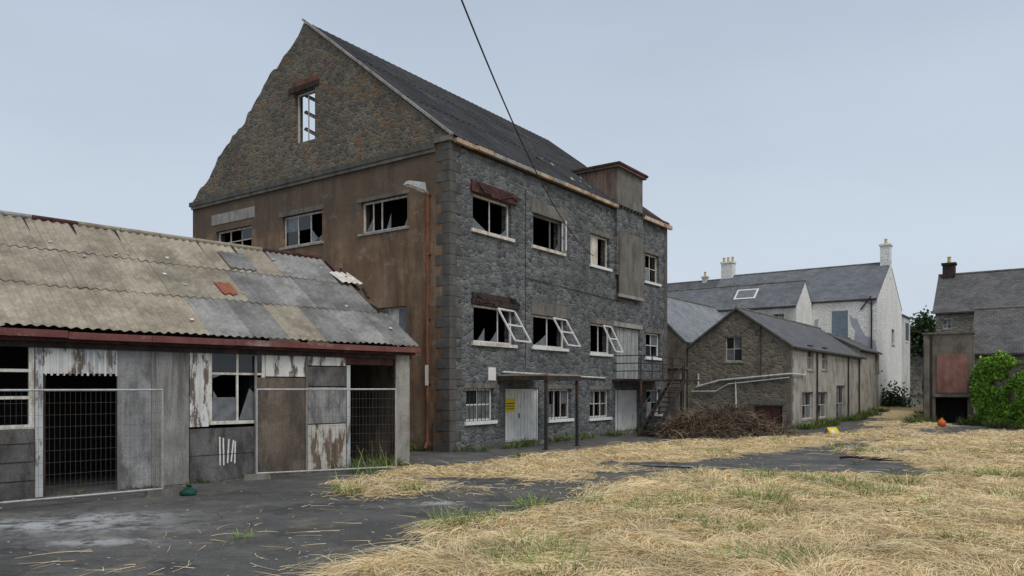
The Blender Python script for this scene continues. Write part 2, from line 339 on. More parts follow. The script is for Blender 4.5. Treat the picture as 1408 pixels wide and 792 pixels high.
# quoins
B=MB(); i=0; z=.0
while z<EV-.2:
    l1,l2=(.62,.32) if i%2 else (.34,.58); j=random.uniform(-.03,.03)
    B.box((-.022,-.022,z+.006),(l1+j,l2+j,z+.34),'quoin'); z+=.352; i+=1
i=0;z=0
while z<EV-.3:
    l1=.45 if i%2 else .28
    B.box((LEN-l1,-.02,z+.006),(LEN+.02,.3,z+.34),'quoin'); z+=.352; i+=1
B.obj('quoins',main)
# bands, sills, lintels, frames
B=MB()
B.box((-.13,.62,EV-.27),(-.002,WID+.1,EV-.08),'quoin'); B.box((-.09,.62,EV-.4),(-.003,WID,EV-.272),'concrete_dark')
B.box((-.1,-.1,EV-.12),(.5,.6,EV+.05),'concrete_dark')
for w,m in ((W1,'burnt_red'),(M1,'burnt')):
    B.wbox('y',w[0]-.15,w[1]+.25,w[3]+.01,w[3]+.2,-.1,.1,m); B.wbox('y',w[0]-.1,w[1]+.1,w[3]+.22,w[3]+.42,-.05,.1,m)
    for k in range(5):
        x=w[0]+(w[1]-w[0])*random.random(); B.beam((x,-.12,w[3]+random.uniform(.05,.4)),(x+random.uniform(.3,.8),-.13,w[3]+random.uniform(.05,.4)),.03,.06,m)
for w in (W2,M2): B.wbox('y',w[0]-.15,w[1]+.35,w[3]+.01,w[3]+.5,-.03,.1,'concrete_dark')
for w in (W3,M3,W4,M4): B.wbox('y',w[0]-.1,w[1]+.15,w[3]+.01,w[3]+.2,-.02,.1,'concrete_dark')
for w in (G1,G2,G3,G4): B.wbox('y',w[0]-.1,w[1]+.1,w[3]+.01,w[3]+.18,-.015,.1,'concrete_dark')
B.wbox('y',MD[0]-.3,MD[1]+.2,MD[3]+.01,MD[3]+.22,-.04,.1,'concrete')
for w in (W1,W2,W3,W4,M1,M2,M3,M4,G1,G2,G3,G4): B.wbox('y',w[0]-.12,w[1]+.12,w[2]-.12,w[2]-.002,-.09,.1,'cream_sill' if w in(M1,W1,W2) else 'white_paint')
for w in (X2,X3): B.wbox('x',w[0]-.1,w[1]+.1,w[2]-.09,w[2]-.002,-.06,.1,'concrete')
B.wbox('x',X1[0]-.2,X1[1]+.3,X1[3]+.3,X1[3]+.75,-.02,.1,'concrete')
B.wbox('x',X3[0]-.1,X3[1]+.2,X3[3]+.01,X3[3]+.14,-.02,.1,'concrete_dark'); B.wbox('x',X2[0]-.1,X2[1]+.2,X2[3]+.01,X2[3]+.2,-.02,.1,'concrete_dark')
B.wbox('x',XG[0]-.25,XG[1]+.3,XG[3]+.01,XG[3]+.22,-.05,.2,'burnt'); B.wbox('x',XG[0]-.15,XG[1]+.1,XG[3]+.23,XG[3]+.4,-.03,.2,'rust')
B.obj('lintels_and_sills',main)
B=MB()
window(B,'y',W1,2,1,'cream_frame',shards=2); window(B,'y',W2,3,1,'timber_grey',skip=[('v',1)],shards=1); window(B,'y',W3,2,1,'cream_frame',{(0,0):'cream_sill'}); window(B,'y',W4,2,2,'cream_frame',{(0,0):'glass_pale'})
window(B,'y',M1,3,1,'white_paint',skip=[('v',1)],shards=2); window(B,'y',M2,2,1,'white_paint',shards=1); window(B,'y',M3,2,1,'white_paint'); window(B,'y',M4,2,2,'white_paint',{(1,1):'glass_pale',(0,0):'glass_dark'})
window(B,'y',G1,2,2,'white_paint',{(0,0):'glass_pale',(1,0):'glass_pale',(0,1):'glass_dark',(1,1):'glass_pale'},bw=.05); window(B,'y',G2,3,2,'white_paint',{(0,0):'glass_pale',(2,1):'glass_pale'},skip=[('h',1)]); window(B,'y',G3,3,2,'white_paint',{(0,1):'glass_pale'}); window(B,'y',G4,2,2,'white_paint',{(0,0):'cream_sill',(1,1):'glass_pale'})
for g in (G1,G2,G3):
    n=7
    for k in range(1,n): x=g[0]+(g[1]-g[0])*k/n; B.wbox('y',x-.01,x+.01,g[2]+.01,g[3]-.01,.03,.05,'steel_dark')
window(B,'x',X1,3,2,'cream_frame',{(0,1):'glass_dark'}); window(B,'x',X2,3,2,'cream_frame',{(2,0):'glass_dark',(2,1):'glass_pale',(1,1):'glass_dark'},skip=[('h',1)],shards=2); window(B,'x',X3,5,1,'cream_frame',skip=[('v',1),('v',2)],shards=3)
window(B,'x',X5,3,1,'cream_frame',{(0,0):'glass_pale',(1,0):'cream_sill',(2,0):'glass_pale'})
window(B,'x',XG,2,3,'cream_frame',inset=.2,skip=[('h',1),('h',2)])
a,b,c,d=XG
for k in range(3): zz=c+(d-c)*k/3; B.beam((.5,a+.05,zz+.1),(.5,b-.05,zz+.75),.05,.09,'timber_grey'); B.beam((.56,a+.05,zz+.17),(.56,b-.05,zz+.82),.05,.05,'burnt')
B.beam((.6,a-.4,c+.2),(2.2,b+.8,d),.07,.1,'burnt')
def sash(hx,hy,z0,z1,w,ang,tilt=0):
    c,s=math.cos(ang),math.sin(ang); P=lambda l,z:(hx-l*c,hy-l*s-tilt*(z1-z)/(z1-z0),z)
    for q in ((P(0,z0),P(0,z1)),(P(w,z0),P(w,z1)),(P(0,z0),P(w,z0)),(P(0,z1),P(w,z1)),(P(0,(z0+z1)/2),P(w,(z0+z1)/2))): B.beam(q[0],q[1],.05,.055,'white_paint')
for w,n in ((M1,1.0),(M2,.9),(M3,.8)):
    sash(w[1]-.02,-.02,w[2]+.08,w[3]-.06,(w[1]-w[0])*.5,.12,.75*n)
sash(W2[1]-.05,.0,W2[2]+.05,W2[3]-.05,.35,1.0,0)
B.obj('window_frames',main)
# doors
B=MB()
m=(GD[0]+GD[1])/2
B.wbox('y',GD[0]+.002,GD[0]+.07,.12,GD[3]-.01,.05,.16,'white_paint');B.wbox('y',GD[1]-.07,GD[1]-.002,.12,GD[3]-.01,.05,.16,'white_paint')
for p0,p1 in ((GD[0]+.075,m-.01),(m+.01,GD[1]-.075)):
    B.wbox('y',p0,p1,.13,GD[3]-.02,.1,.15,'door_white')
    for q in range(5):
        x=p0+(p1-p0)*(q+.08)/5; B.wbox('y',x,x+(p1-p0)*.17,.2,GD[3]-.1,.085,.1,'door_white')
B.wbox('y',m-.16,m-.13,1.0,1.2,.05,.085,'steel_dark')
B.wbox('y',GE[0]+.01,GE[1]-.01,.13,GE[3]-.02,.1,.15,'door_white'); B.wbox('y',GE[0]+.4,GE[0]+.43,.13,GE[3]-.02,.08,.1,'timber_grey')
B.wbox('y',MD[0]+.01,MD[1]-.01,MD[2]+.02,MD[3]-.02,.1,.15,'door_grey')
for q in range(6): x=MD[0]+(MD[1]-MD[0])*q/6; B.wbox('y',x+.03,x+.05,MD[2]+.03,MD[3]-.03,.085,.1,'timber_grey')
B.wbox('y',GD[0]-.1,GD[1]+.1,-.1,.115,-.35,.2,'concrete'); B.wbox('y',GE[0]-.1,GE[1]+.1,-.1,.115,-.35,.2,'concrete')
B.obj('doors',main)
# roof
def corr(B,x0,x1,A,C,pitch,amp,mat,th0=0,th1=0,rows=1,seg=8):
    """corrugated sheet from lower edge A=(y,z) to upper edge C=(y,z), running along x"""
    n=max(2,int((x1-x0)/pitch*seg)); dy,dz=C[0]-A[0],C[1]-A[1]; l=math.hypot(dy,dz); ny,nz=-dz/l,dy/l
    if nz<0: ny,nz=-ny,-nz
    i0=len(B.v); mi=B.mi(mat)
    for r in range(rows+1):
        k=r/rows
        for j in range(n+1):
            x=x0+(x1-x0)*j/n; o=amp*math.sin(2*math.pi*x/pitch)+th0*(1-k)+th1*k
            B.v.append((x,A[0]+dy*k+ny*o,A[1]+dz*k+nz*o))
    for r in range(rows):
        for j in range(n):
            a=i0+r*(n+1)+j; B.f.append((a,a+1,a+n+2,a+n+1)); B.m.append(mi)
B=MB()
y0,z0,y1,z1=-.22,EV-.05,TR,RG+.08
K=3
for r in range(K):
    k0=r/K; k1=(r+1)/K+.012
    x=.05
    while x<LEN+.1:
        x2=min(x+1.05,LEN+.15)
        j=random.uniform(0,.012)
        corr(B,x,x2+.03,(y0+(y1-y0)*k0,z0+(z1-z0)*k0),(y0+(y1-y0)*min(k1,1),z0+(z1-z0)*min(k1,1)),.35,.055,random.choice(['sheet_black','sheet_black','sheet_black2']),.025+j,.008,seg=8)
        x=x2
B.obj('roof_sheets',main,True)
B=MB()
for x in [i*1.6+.6 for i in range(11)]: B.beam((x,.1,EV-.1),(x,TR,RG-.12),.08,.16,'burnt')
B.beam((.5,TR,RG+.0),(LEN,TR,RG+.0),.1,.2,'burnt'); 
for t in (2,4,6): B.beam((.5,t,EV-.15+(RG-EV)*t/TR),(LEN,t,EV-.15+(RG-EV)*t/TR),.1,.1,'burnt')
B.beam((-.03,-.15,EV+.06),(-.03,TR,RG+.15),.12,.08,'concrete')
for k in range(26):
    x=random.uniform(8.0,11.5);tt=random.uniform(.1,1.9); zz=EV+.12+(RG-EV)*tt/TR; l=random.uniform(.2,.6)
    B.beam((x,tt,zz),(x+random.uniform(-.5,.8),tt+l,zz+l*.78+random.uniform(-.02,.12)),.09,.03,random.choice(['burnt','burnt','cream_frame','timber_grey']))
B.obj('roof_timbers',main)
B=MB()
T0,T1=FA.on('y',845,300)[0],FA.on('y',880,300)[0]
x=.1
while x<T0-.2:
    l=random.uniform(.8,1.8); x2=min(x+l,T0-.05); dz=random.uniform(-.02,.02)
    B.box((x,-.26,EV-.16+dz),(x2-.03,-.12,EV-.02+dz),random.choice(['rusty_white','rusty_white','rusty_white','concrete'])); x=x2
B.box((.65,-.118,EV-.2),(T0-.01,-.003,EV-.06),'burnt')
x=T1+.05
while x<LEN: x2=min(x+1.1,LEN+.2); B.box((x,-.26,EV-.16),(x2-.03,-.12,EV+.02),'rusty_white'); x=x2
B.box((T1+.02,-.1,EV+.03),(LEN+.1,.3,EV+.22),'burnt_red')
B.obj('gutter',main)
# hoist tower
B=MB()
TT=12.35
B.box((T0,-.14,7.4),(T1,-.004,EV+.0),'stone_dark')
B.box((T0,-.14,EV+.002),(T1,2.4,TT),'concrete_dark')
zl=FA.on('y',848,318)[1]; zb=FA.on('y',848,404)[1]
B.box((T0+.12,-.2,zb),(T1-.02,-.142,zl),'concrete_dark'); B.box((T0+.02,-.24,zb-.15),(T1,-.143,zb-.003),'concrete')
for q in range(12): yy=.0+q*.19; B.box((T0-.03,yy,EV+.3),(T0-.002,yy+.17,TT-.02),'brown_cladding')
B.box((T0-.14,-.3,TT+.002),(T1+.14,2.5,TT+.1),'brown_cladding'); B.box((T0-.2,-.36,TT+.102),(T1+.2,2.5,TT+.2),'burnt_red')
B.obj('hoist_tower',main)
# porch canopy
B=MB(); px0,px1,po=2.75,4.95,-2.1
B.box((px0,po,2.52),(px1,-.003,2.6),'steel_dark'); B.box((px0-.05,po-.05,2.602),(px1+.05,-.004,2.66),'concrete')
B.box((px0-.05,po-.08,2.42),(px1+.05,po-.002,2.598),'steel_dark')
B.box((px0-.06,po,2.44),(px0-.002,-.004,2.598),'steel_dark')
B.beam((px1,po,2.5),(px1+1.0,po,2.5),.06,.09,'steel_dark')
for x,y in ((px0+.04,po+.05),(px1-.04,po+.05)): B.box((x-.045,y-.045,0),(x+.045,y+.045,2.519),'steel_dark'); B.box((x-.1,y-.1,0),(x+.1,y+.1,.03),'steel_dark')
B.obj('porch_canopy',main)
# fire escape
B=MB(); lz=MD[2]; l0,l1=MD[0]-.5,MD[1]+1.7
B.box((l0,-1.5,lz-.1),(l1,-.02,lz-.02),'steel_dark')
for x in (l0+.05,l1-.05): B.tube((x,-1.45,0),(x,-1.45,lz-.1),.06,'steel_dark')
for x in np.linspace(l0,l1,5): B.tube((x,-1.48,lz-.02),(x,-1.48,lz+1.05),.03,'steel_dark',6)
for dz in (.35,.7,1.05): B.tube((l0,-1.48,lz+dz),(l1,-1.48,lz+dz),.028,'steel_dark',6); B.tube((l0,-1.48,lz+dz),(l0,-.1,lz+dz),.025,'steel_dark',6)
sx0,sx1=l1-.3-1.5,l1-.3-4.9
for y in (-1.65,-2.35):
    B.beam((sx0,y,lz-.1),(sx1,y,.05),.06,.24,'steel_dark'); B.tube((sx0,y,lz+.9),(sx1,y,1.0),.03,'steel_dark',6); B.tube((sx1,y,0),(sx1,y,1.0),.03,'steel_dark',6); B.tube((sx0,y,lz),(sx0,y,lz+1),.03,'steel_dark',6); B.tube(((sx0+sx1)/2,y,lz/2),((sx0+sx1)/2,y,lz/2+.95),.03,'steel_dark',6)
for k in range(1,12):
    q=k/12; B.box((sx0+(sx1-sx0)*q-.13,-2.32,lz*(1-q)-.025),(sx0+(sx1-sx0)*q+.13,-1.68,lz*(1-q)+.025),'steel_dark')
B.box((sx0-.1,-2.4,lz-.1),(l1,-1.51,lz-.02),'steel_dark')
B.obj('fire_escape',main)
# drainpipe + lamp + signs
B=MB(); tp=FA.on('x',590,400)[0]; zt=FA.on('x',590,266)[1]
for z0_,z1_ in ((.3,2.4),(2.4,4.6),(4.6,6.8),(6.8,zt)):
    B.tube((-.09,tp,z0_+.02),(-.09,tp,z1_),.055,'rust',10); B.tube((-.09,tp,z1_-.1),(-.09,tp,z1_),.07,'rust',10); B.box((-.06,tp-.1,z1_-.08),(-.003,tp+.1,z1_-.03),'rust')
B.tube((-.09,tp,.32),(-.22,tp,.1),.055,'rust',10)
B.tube((-.09,tp-.25,.0),(-.09,tp-.25,1.0),.03,'steel_dark',8)
B.obj('drainpipe',main,False)
B=MB(); 
B.hexa([(-1.15,tp-.12,zt+.06),(-.35,tp-.2,zt-.02),(-.35,tp+.2,zt-.02),(-1.15,tp+.12,zt+.06),(-1.05,tp-.08,zt+.2),(-.35,tp-.15,zt+.28),(-.35,tp+.15,zt+.28),(-1.05,tp+.08,zt+.2)],'galv')
B.tube((-.4,tp,zt+.12),(-.0,tp,zt-.05),.05,'galv'); B.hexa([(-1.05,tp-.09,zt+.0),(-.4,tp-.14,zt-.08),(-.4,tp+.14,zt-.08),(-1.05,tp+.09,zt+.0),(-1.1,tp-.1,zt+.055),(-.36,tp-.16,zt-.022),(-.36,tp+.16,zt-.022),(-1.1,tp+.1,zt+.055)],'cream_sill')
B.obj('wall_lamp',main)
B=MB(); q=R(697,710,548,566); B.wbox('y',q[0],q[1],q[2],q[3],.06,.082,'yellow_sign')
for k in range(3): B.wbox('y',q[0]+.05,q[1]-.05,q[2]+.08+k*.1,q[2]+.11+k*.1,.055,.06,'black_mark')
q=R(671,681,505,523); B.wbox('y',q[0],q[1],q[2],q[3],-.03,-.003,'white_paint')
B.tube((FA.on('y',690,522)[0],-.05,2.75),(T0-1,-.05,2.6),.04,'cream_sill',6)
q=RX(589,593,502,530); B.wbox('x',q[0],q[1],q[2],q[3],-.17,-.15,'white_paint')
B.obj('wall_signs',main)
B=MB()
s_=FA.on('y',722,300)[0]; B.tube((s_,-.02,3),(s_,-.02,9.8),.012,'steel_dark',5)
B.tube((s_,-.03,6.4),(s_+8,-.03,6.2),.012,'steel_dark',5)
B.obj('wall_cables',main)

# ============================================================ SHED
FS=Frame(-3.05,21.56,996,1039)
shed=empty('corrugated_roof_shed',FS)
RS=lambda u0,u1,vt,vb:FS.rect('y',u0,u1,vt,vb,'m')
B=MB(); XL=-15
def panel(u0,u1,vt,vb,mat,d=0,g=.004):
    a,b,c,d_=RS(u0,u1,vt,vb if vb else 700)
    if not vb: c=0.02
    B.wbox('y',a+g,b-g,c+g,d_-g,-.03+d,.02+d,mat); return (a,b,c,d_)
panel(-140,47,592,None,'ply_dark'); panel(47,58,462,None,'peel_grey',-.04)
panel(58,112,467,514,'peel_white'); panel(112,163,467,514,'peel_grey'); 
panel(163,207,470,None,'ply_grey'); panel(207,259,470,None,'timber_grey',-.01)
panel(260,286,475,587,'peel_white',-.01); panel(260,352,588,None,'ply_dark')
panel(364,420,480,518,'peel_white',-.01); panel(352,420,519,None,'ply_brown')
panel(421,475,484,503,'peel_white'); panel(421,475,504,531,'ply_dark',.005); panel(421,475,532,582,'ply_grey',-.01); panel(421,475,583,None,'peel_dirty')
panel(475,540,484,502,'burnt_red'); panel(541,560,484,None,'concrete',-.08)
panel(476,481,502,None,'peel_grey'); panel(160,163,467,None,'timber_grey',-.03)
panel(57,62,514,None,'burnt',-.02)
a,b,c,d=RS(300,325,600,640)
for k in range(5):
    x=a+(b-a)*(k+.2)/5; o=random.uniform(-.04,.04); B.hexa([(x,-.034,c+.05+o),(x+.03,-.034,c+.05+o),(x+.03,-.031,c+.05+o),(x,-.031,c+.05+o),(x+.02+o,-.034,d-.03*k),(x+.055+o,-.034,d-.03*k),(x+.055+o,-.031,d-.03*k),(x+.02+o,-.031,d-.03*k)],'white_paint')
for u in (215,350,420):
    p=FS.on('y',u,500)[0]; B.box((p-.03,-.07,.02),(p+.03,-.045,2.95),'timber_grey')
B.box((XL,-.1,2.98),(.15,.02,3.1),'burnt')
# corrugation ribs of the white panel above the door, and plank joints
pa,pb=FS.on('y',60,500)[0],FS.on('y',161,500)[0]
x=pa
while x<pb: B.box((x,-.045,2.43),(x+.04,-.031,2.94),'peel_white'); x+=.11
p_=FS.on('y',47,600)[0]
for z in (.35,.72,1.08): B.box((XL,-.036,z),(p_,-.031,z+.02),'burnt')
pa,pb=FS.on('y',260,500)[0],FS.on('y',350,500)[0]
B.box((pa,-.036,.62),(pb,-.031,.635),'burnt')
for x in np.arange(-11,-.4,.31):
    B.box((x,-.05,-.02),(x+.28,-.0,.018+random.uniform(0,.0)),'concrete_dark')
B.obj('front_panels',shed)
B=MB()
window(B,'y',RS(286,364,477,583),2,3,'cream_frame',{(0,2):'glass_dark',(1,2):'glass_dark',(0,0):'glass_pale'},inset=-.02,skip=[('h',1)],fw=.08,bw=.05)
window(B,'y',RS(-60,47,464,592),2,3,'cream_frame',{(0,0):'glass_dark'},inset=-.02,fw=.09,bw=.06)
a,b,c,d=RS(286,364,477,583)
for P in ([(a+.1,c+.1),(a+.42,c+.1),(a+.3,c+.5),(a+.12,c+.8)],[(a+.75,c+.1),(b-.1,c+.1),(b-.1,c+.9),(b-.25,c+.7),(b-.4,c+.85)],[(a+.1,d-.75),(a+.5,d-.6),(a+.6,d-.5),(a+.1,d-.5)]):
    B.poly([(x,.0,z) for x,z in P],'glass_pale')
B.obj('window_frames',shed)
B=MB()
YD=7.9
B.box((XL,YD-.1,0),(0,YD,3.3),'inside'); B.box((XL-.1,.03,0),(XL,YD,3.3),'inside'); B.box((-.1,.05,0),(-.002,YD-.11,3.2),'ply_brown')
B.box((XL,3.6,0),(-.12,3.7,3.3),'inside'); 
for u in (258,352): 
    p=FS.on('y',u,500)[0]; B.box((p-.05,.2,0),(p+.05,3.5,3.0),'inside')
for k in range(14): 
    x=-.1-k*1.05; B.beam((x,-.1,3.3),(x,3.95,6.2),.08,.14,'burnt_red' if k==0 else 'inside')
B.beam((-.12,.05,3.15),(-.12,3.9,3.15),.1,.12,'burnt')
B.poly([(-.01,.1,3.2),(-.01,3.9,6.0),(-.01,3.9,3.2)],'ply_dark')
B.obj('frame',shed)
B=MB(); A0=(-.32,3.36); A1=(3.95,6.28)
rows=[(0,.355),(.345,.69),(.68,1.0)]
for ri,(k0,k1) in enumerate(rows):
    x=.22-[0,.3,.5][ri]; n=0
    while x>XL-.3:
        x2=x-1.0
        if ri==0: m=random.choice(['asb_grey','asb_grey','asb_tan2','asb_dark']) if x>-5.5 else random.choice(['asb_tan','asb_tan','asb_tan2'])
        elif ri==1: m=random.choice(['asb_dark','asb_grey','asb_tan2']) if x>-4 else random.choice(['asb_tan','asb_tan2'])
        else: m=random.choice(['asb_grey','asb_tan2','asb_dark']) if x>-3.2 else random.choice(['asb_tan','asb_tan','asb_tan2'])
        P=lambda k:(A0[0]+(A1[0]-A0[0])*k,A0[1]+(A1[1]-A0[1])*k)
        sl=random.uniform(-.006,.006)
        corr(B,x2-.02,x,P(k0+sl),P(k1+sl),.2,.022,m,.018+.006*(n%2),.0+.006*(n%2)); x=x2; n+=1
P=lambda k:(A0[0]+(A1[0]-A0[0])*k,A0[1]+(A1[1]-A0[1])*k)
corr(B,-4.75,-4.3,P(.4),P(.52),.2,.022,'asb_rust',.05,.04)
corr(B,-.5,.3,P(.66),P(.84),.2,.022,'cream_sill',.12,.0)
corr(B,-3.9,-3.1,P(.7),P(.9),.2,.022,'asb_dark',.06,.04)
corr(B,XL,-.4,(YD+.2,3.3),(A1[0],A1[1]),.2,.022,'asb_tan',0,0)
B.obj('roof_sheets',shed,True)
B=MB()
x=-.3
while x>XL:
    B.tube((x,3.95,6.31),(x-.98,3.95,6.31),.065,random.choice(['asb_tan','asb_grey','asb_tan2','burnt_red']),8); x-=1
x=.3
while x>XL:
    l=random.uniform(1.2,2.4); dz=random.uniform(-.015,.015); B.box((x-l+.01,-.36,3.17+dz),(x,-.22,3.31+dz),random.choice(['rust_red','rust_red','burnt_red'])); x-=l
B.box((XL,-.215,3.1),(.2,-.12,3.26),'burnt_red')
for k in range(14):
    x=random.uniform(-12,.1); kk=random.uniform(.05,.9); y,z=P(kk); B.poly([(x,y-.04,z+.04),(x+.09,y-.03,z+.05),(x+.1,y+.04,z+.09),(x+.02,y+.05,z+.095)],'debris_white')
for q in ((.15,.1,.3,3.5),(.05,1.3,-.2,4.5),(.1,1.9,.35,4.9),(.1,2.4,.1,5.2),(.0,2.9,.3,5.6)):
    B.beam((q[0],q[1],q[3]),(q[0]+q[2],q[1]+.8,q[3]+.4),.08,.06,'burnt')
B.obj('ridge_and_fascia',shed)

# ============================================================ FENCE PANELS
def fence(p,q,name='temporary_fence_panel'):
    B=MB(); p=Vector((*p,.0)); q=Vector((*q,.0)); d=q-p; L_=d.length
    e=empty(name,loc=p); e.rotation_euler=(0,0,math.atan2(d.y,d.x))
    for x in (0,L_): B.tube((x,0,.02),(x,0,2.16),.024,'galv',8)
    for z in (.14,2.14): B.tube((0,0,z),(L_,0,z),.021,'galv',8)
    n=int(L_/.085)
    for k in range(1,n): B.tube((k*L_/n,.01,.14),(k*L_/n,.01,2.14),.0022,'mesh_wire',4)
    for k in range(1,9): B.tube((0,-.008,.14+k*.22),(L_,-.008,.14+k*.22),.0022,'mesh_wire',4)
    B.obj('frame_and_mesh',e)
    B=MB()
    for x in (0,L_): B.hexa([(x-.32,-.12,0),(x+.32,-.12,0),(x+.32,.12,0),(x-.32,.12,0),(x-.28,-.09,.13),(x+.28,-.09,.13),(x+.28,.09,.13),(x-.28,.09,.13)],'concrete_dark')
    B.obj('feet',e)
fence((-9.55,13.0),(-7.08,15.3)); fence((-6.08,18.0),(-3.0,19.5))

# ============================================================ OTHER BUILDINGS
def house(name,fr,Lx,Ly,ev,rg,axis,wm,rm,opsY=(),opsX=(),ov=.2,zb=-.5,gm=None,win='cream_frame',vw=.035):
    e=empty(name,fr); B=MB(); gm=gm or wm
    if axis=='x':
        wall(B,'y',0,Lx,zb,ev,list(opsY),.3,wm)
        h=Ly/2; tp=lambda t:ev+(rg-ev)*(1-abs(t-h)/h)
        wall(B,'x',0,Ly,zb,tp,list(opsX),.3,gm,extra=[h])
        B.box((.31,Ly-.3,zb),(Lx,Ly,ev),wm); B.poly([(Lx,0,zb),(Lx,Ly,zb),(Lx,Ly,ev),(Lx,h,rg),(Lx,0,ev)],wm)
        B.obj('walls',e); B=MB(); s=(rg-ev)/h
        B.slab([(-ov,-ov,ev-ov*s+.1),(Lx+ov,-ov,ev-ov*s+.1),(Lx+ov,h,rg+.1),(-ov,h,rg+.1)],.09,rm)
        B.slab([(-ov,Ly+ov*.2,ev-ov*.2*s+.1),(Lx+ov,Ly+ov*.2,ev-ov*.2*s+.1),(Lx+ov,h+.01,rg+.1),(-ov,h+.01,rg+.1)],.09,rm)
        B.tube((-ov,h,rg+.1),(Lx+ov,h,rg+.1),.08,'concrete_dark'); B.obj('roof',e)
        B=MB(); B.tube((-ov,-ov-.06,ev-ov*s),(Lx,-ov-.06,ev-ov*s),.06,'steel_dark'); B.obj('gutter',e)
    else:
        wall(B,'x',0,Ly,zb,ev,list(opsX),.3,wm)
        h=Lx/2; tp=lambda t:ev+(rg-ev)*(1-abs(t-h)/h)
        wall(B,'y',0,Lx,zb,tp,list(opsY),.3,gm,extra=[h])
        B.box((Lx-.3,.31,zb),(Lx,Ly,ev),wm); B.poly([(0,Ly,zb),(Lx,Ly,zb),(Lx,Ly,ev),(h,Ly,rg),(0,Ly,ev)],wm)
        B.obj('walls',e); B=MB(); s=(rg-ev)/h
        B.slab([(-ov,-.02,ev-ov*s+.1),(-ov,Ly+ov,ev-ov*s+.1),(h,Ly+ov,rg+.1),(h,-.02,rg+.1)],.09,rm)
        B.slab([(Lx+ov,-.02,ev-ov*s+.1),(Lx+ov,Ly+ov,ev-ov*s+.1),(h+.01,Ly+ov,rg+.1),(h+.01,-.02,rg+.1)],.09,rm)
        B.tube((h,-.05,rg+.1),(h,Ly+ov,rg+.1),.09,'concrete_dark'); B.obj('roof',e)
        B=MB(); B.tube((-ov-.06,0,ev-ov*s),(-ov-.06,Ly,ev-ov*s),.06,'steel_dark'); B.obj('gutter',e)
    B=MB()
    for pl,os in (('y',opsY),('x',opsX)):
        for o in os: window(B,pl,o,2,2,win,{(0,0):'glass_dark',(1,0):'glass_pale',(0,1):'glass_pale',(1,1):'glass_dark'},fw=.05); B.wbox(pl,o[0]-.08,o[1]+.08,o[2]-.1,o[2]-.003,-.05,.08,'concrete')
    if B.v: B.obj('windows',e)
    return e
def chimney(e,x,y,z0,z1,w,d,mat,pots=2,pm='chimney_pot'):
    B=MB(); B.box((x-w/2,y-d/2,z0),(x+w/2,y+d/2,z1),mat); B.box((x-w/2-.08,y-d/2-.08,z1+.002),(x+w/2+.08,y+d/2+.08,z1+.15),mat)
    for k in range(pots):
        yy=y+(k-(pots-1)/2)*.42; B.lathe((x,yy,z1+.15),[(.15,0),(.13,.1),(.11,.4),(.15,.45),(.1,.5),(.09,.3)],pm,12)
    B.obj('chimney',e)
D=(743,1039)
FB=Frame(14.56,39.4,*D)
rb=lambda *a:FB.rect('y',*a)
rx=lambda *a:FB.rect('x',*a)
oY=[rb(1110,1119,474,508),rb(1130,1138,477,508),rb(1103,1118,539,577),rb(1125,1138,539,575)]
dr=rb(1150,1162,530,582); dr=(dr[0],dr[1],.02,dr[3])
e=house('stone_outbuilding',FB,17.9,5.7,4.35,6.4,'x','roughcast','slate_dark',oY+[dr],[rx(997,1020,463,497),rx(1035,1076,556,588)],gm='stone_mottled_dark')
B=MB()
def pipe(pts,r=.05,m='pipe_white'):
    for a,b in zip(pts,pts[1:]): B.tube(a,b,r,m,8)
G=lambda u,v,d=-.1:(d,*FB.on('x',u,v))
pipe([G(958,532),G(990,523),G(1086,514)]); pipe([G(952,538),G(985,538),G(1002,528),G(1086,519,-.1)],.03); pipe([G(961,514),G(961,531)],.05); pipe([G(1012,525),G(1013,562)],.045); pipe([G(1047,445),G(1047,520)],.03,'steel_dark')
pipe([(-.1,*FB.on('x',1086,514)),(-.1,-.12,FB.on('x',1088,514)[1]),(2.2,-.12,2.85),(2.2,-.12,3.05)],.045)
for u in (1122,1165,1180):
    p=FB.on('y',u,500)[0]; B.tube((p,-.08,0),(p,-.08,4.2),.05,'steel_dark')
o=rx(1035,1076,556,588); B.wbox('x',o[0]+.06,o[1]-.06,o[2],o[3]-.06,.09,.12,'burnt_red'); B.wbox('x',o[0]-.15,o[1]+.15,o[3]+.003,o[3]+.2,-.03,.1,'concrete_dark')
B.wbox('x',FB.on('x',1086,500)[0],FB.on('x',985,500)[0],2.48,2.58,-.04,-.003,'roughcast_dark')
for k in range(9): B.box((-.012,-.012,k*.46),(.4 if k%2 else .22,.22 if k%2 else .4,k*.46+.44),'roughcast_dark')
B.obj('pipework',e)
S2=FB.w(0,5.78); FC=Frame(*S2,*D)
e=house('slate_roofed_workshop',FC,13,6.6,4.7,7.9,'x','roughcast_dark','slate_light',ov=.05)
B=MB(); B.box((-.9,0,0),(-.01,5,3.2),'roughcast_dark'); B.box((-1.0,-.1,3.202),(-.0,5,3.3),'concrete_dark'); 
for z in (1.0,1.6,2.2): B.tube((-1.6,-.5,z+1),(-1.6,5,z+1),.03,'steel_dark',6)
for yy in (-.5,1,2.5): B.tube((-1.6,yy,0),(-1.6,yy,3.3),.035,'steel_dark',6)
B.obj('lean_to',e)
So=FB.w(18.0,.15); FO=Frame(*So,*D)
ow=[FO.rect('y',1203,1209,487,512)]
house('lean_to_store',FO,7.1,4.2,4.9,6.0,'x','roughcast','slate_dark',ow,[])
FW=Frame(29.0,60.0,*D)
wx=lambda *a:FW.rect('x',*a)
e=house('white_stone_house',FW,12,14.6,9.25,12.8,'y','stone_white','slate_grey',[FW.rect('y',1226,1230,452,474)],[],ov=.15,gm='stone_white')
B=MB(); o=wx(1144,1166,428,466); B.wbox('x',*o,-.03,-.003,'blue_grey'); B.wbox('x',o[0]-.05,o[0]-.002,o[2],o[3],-.06,-.003,'white_paint')
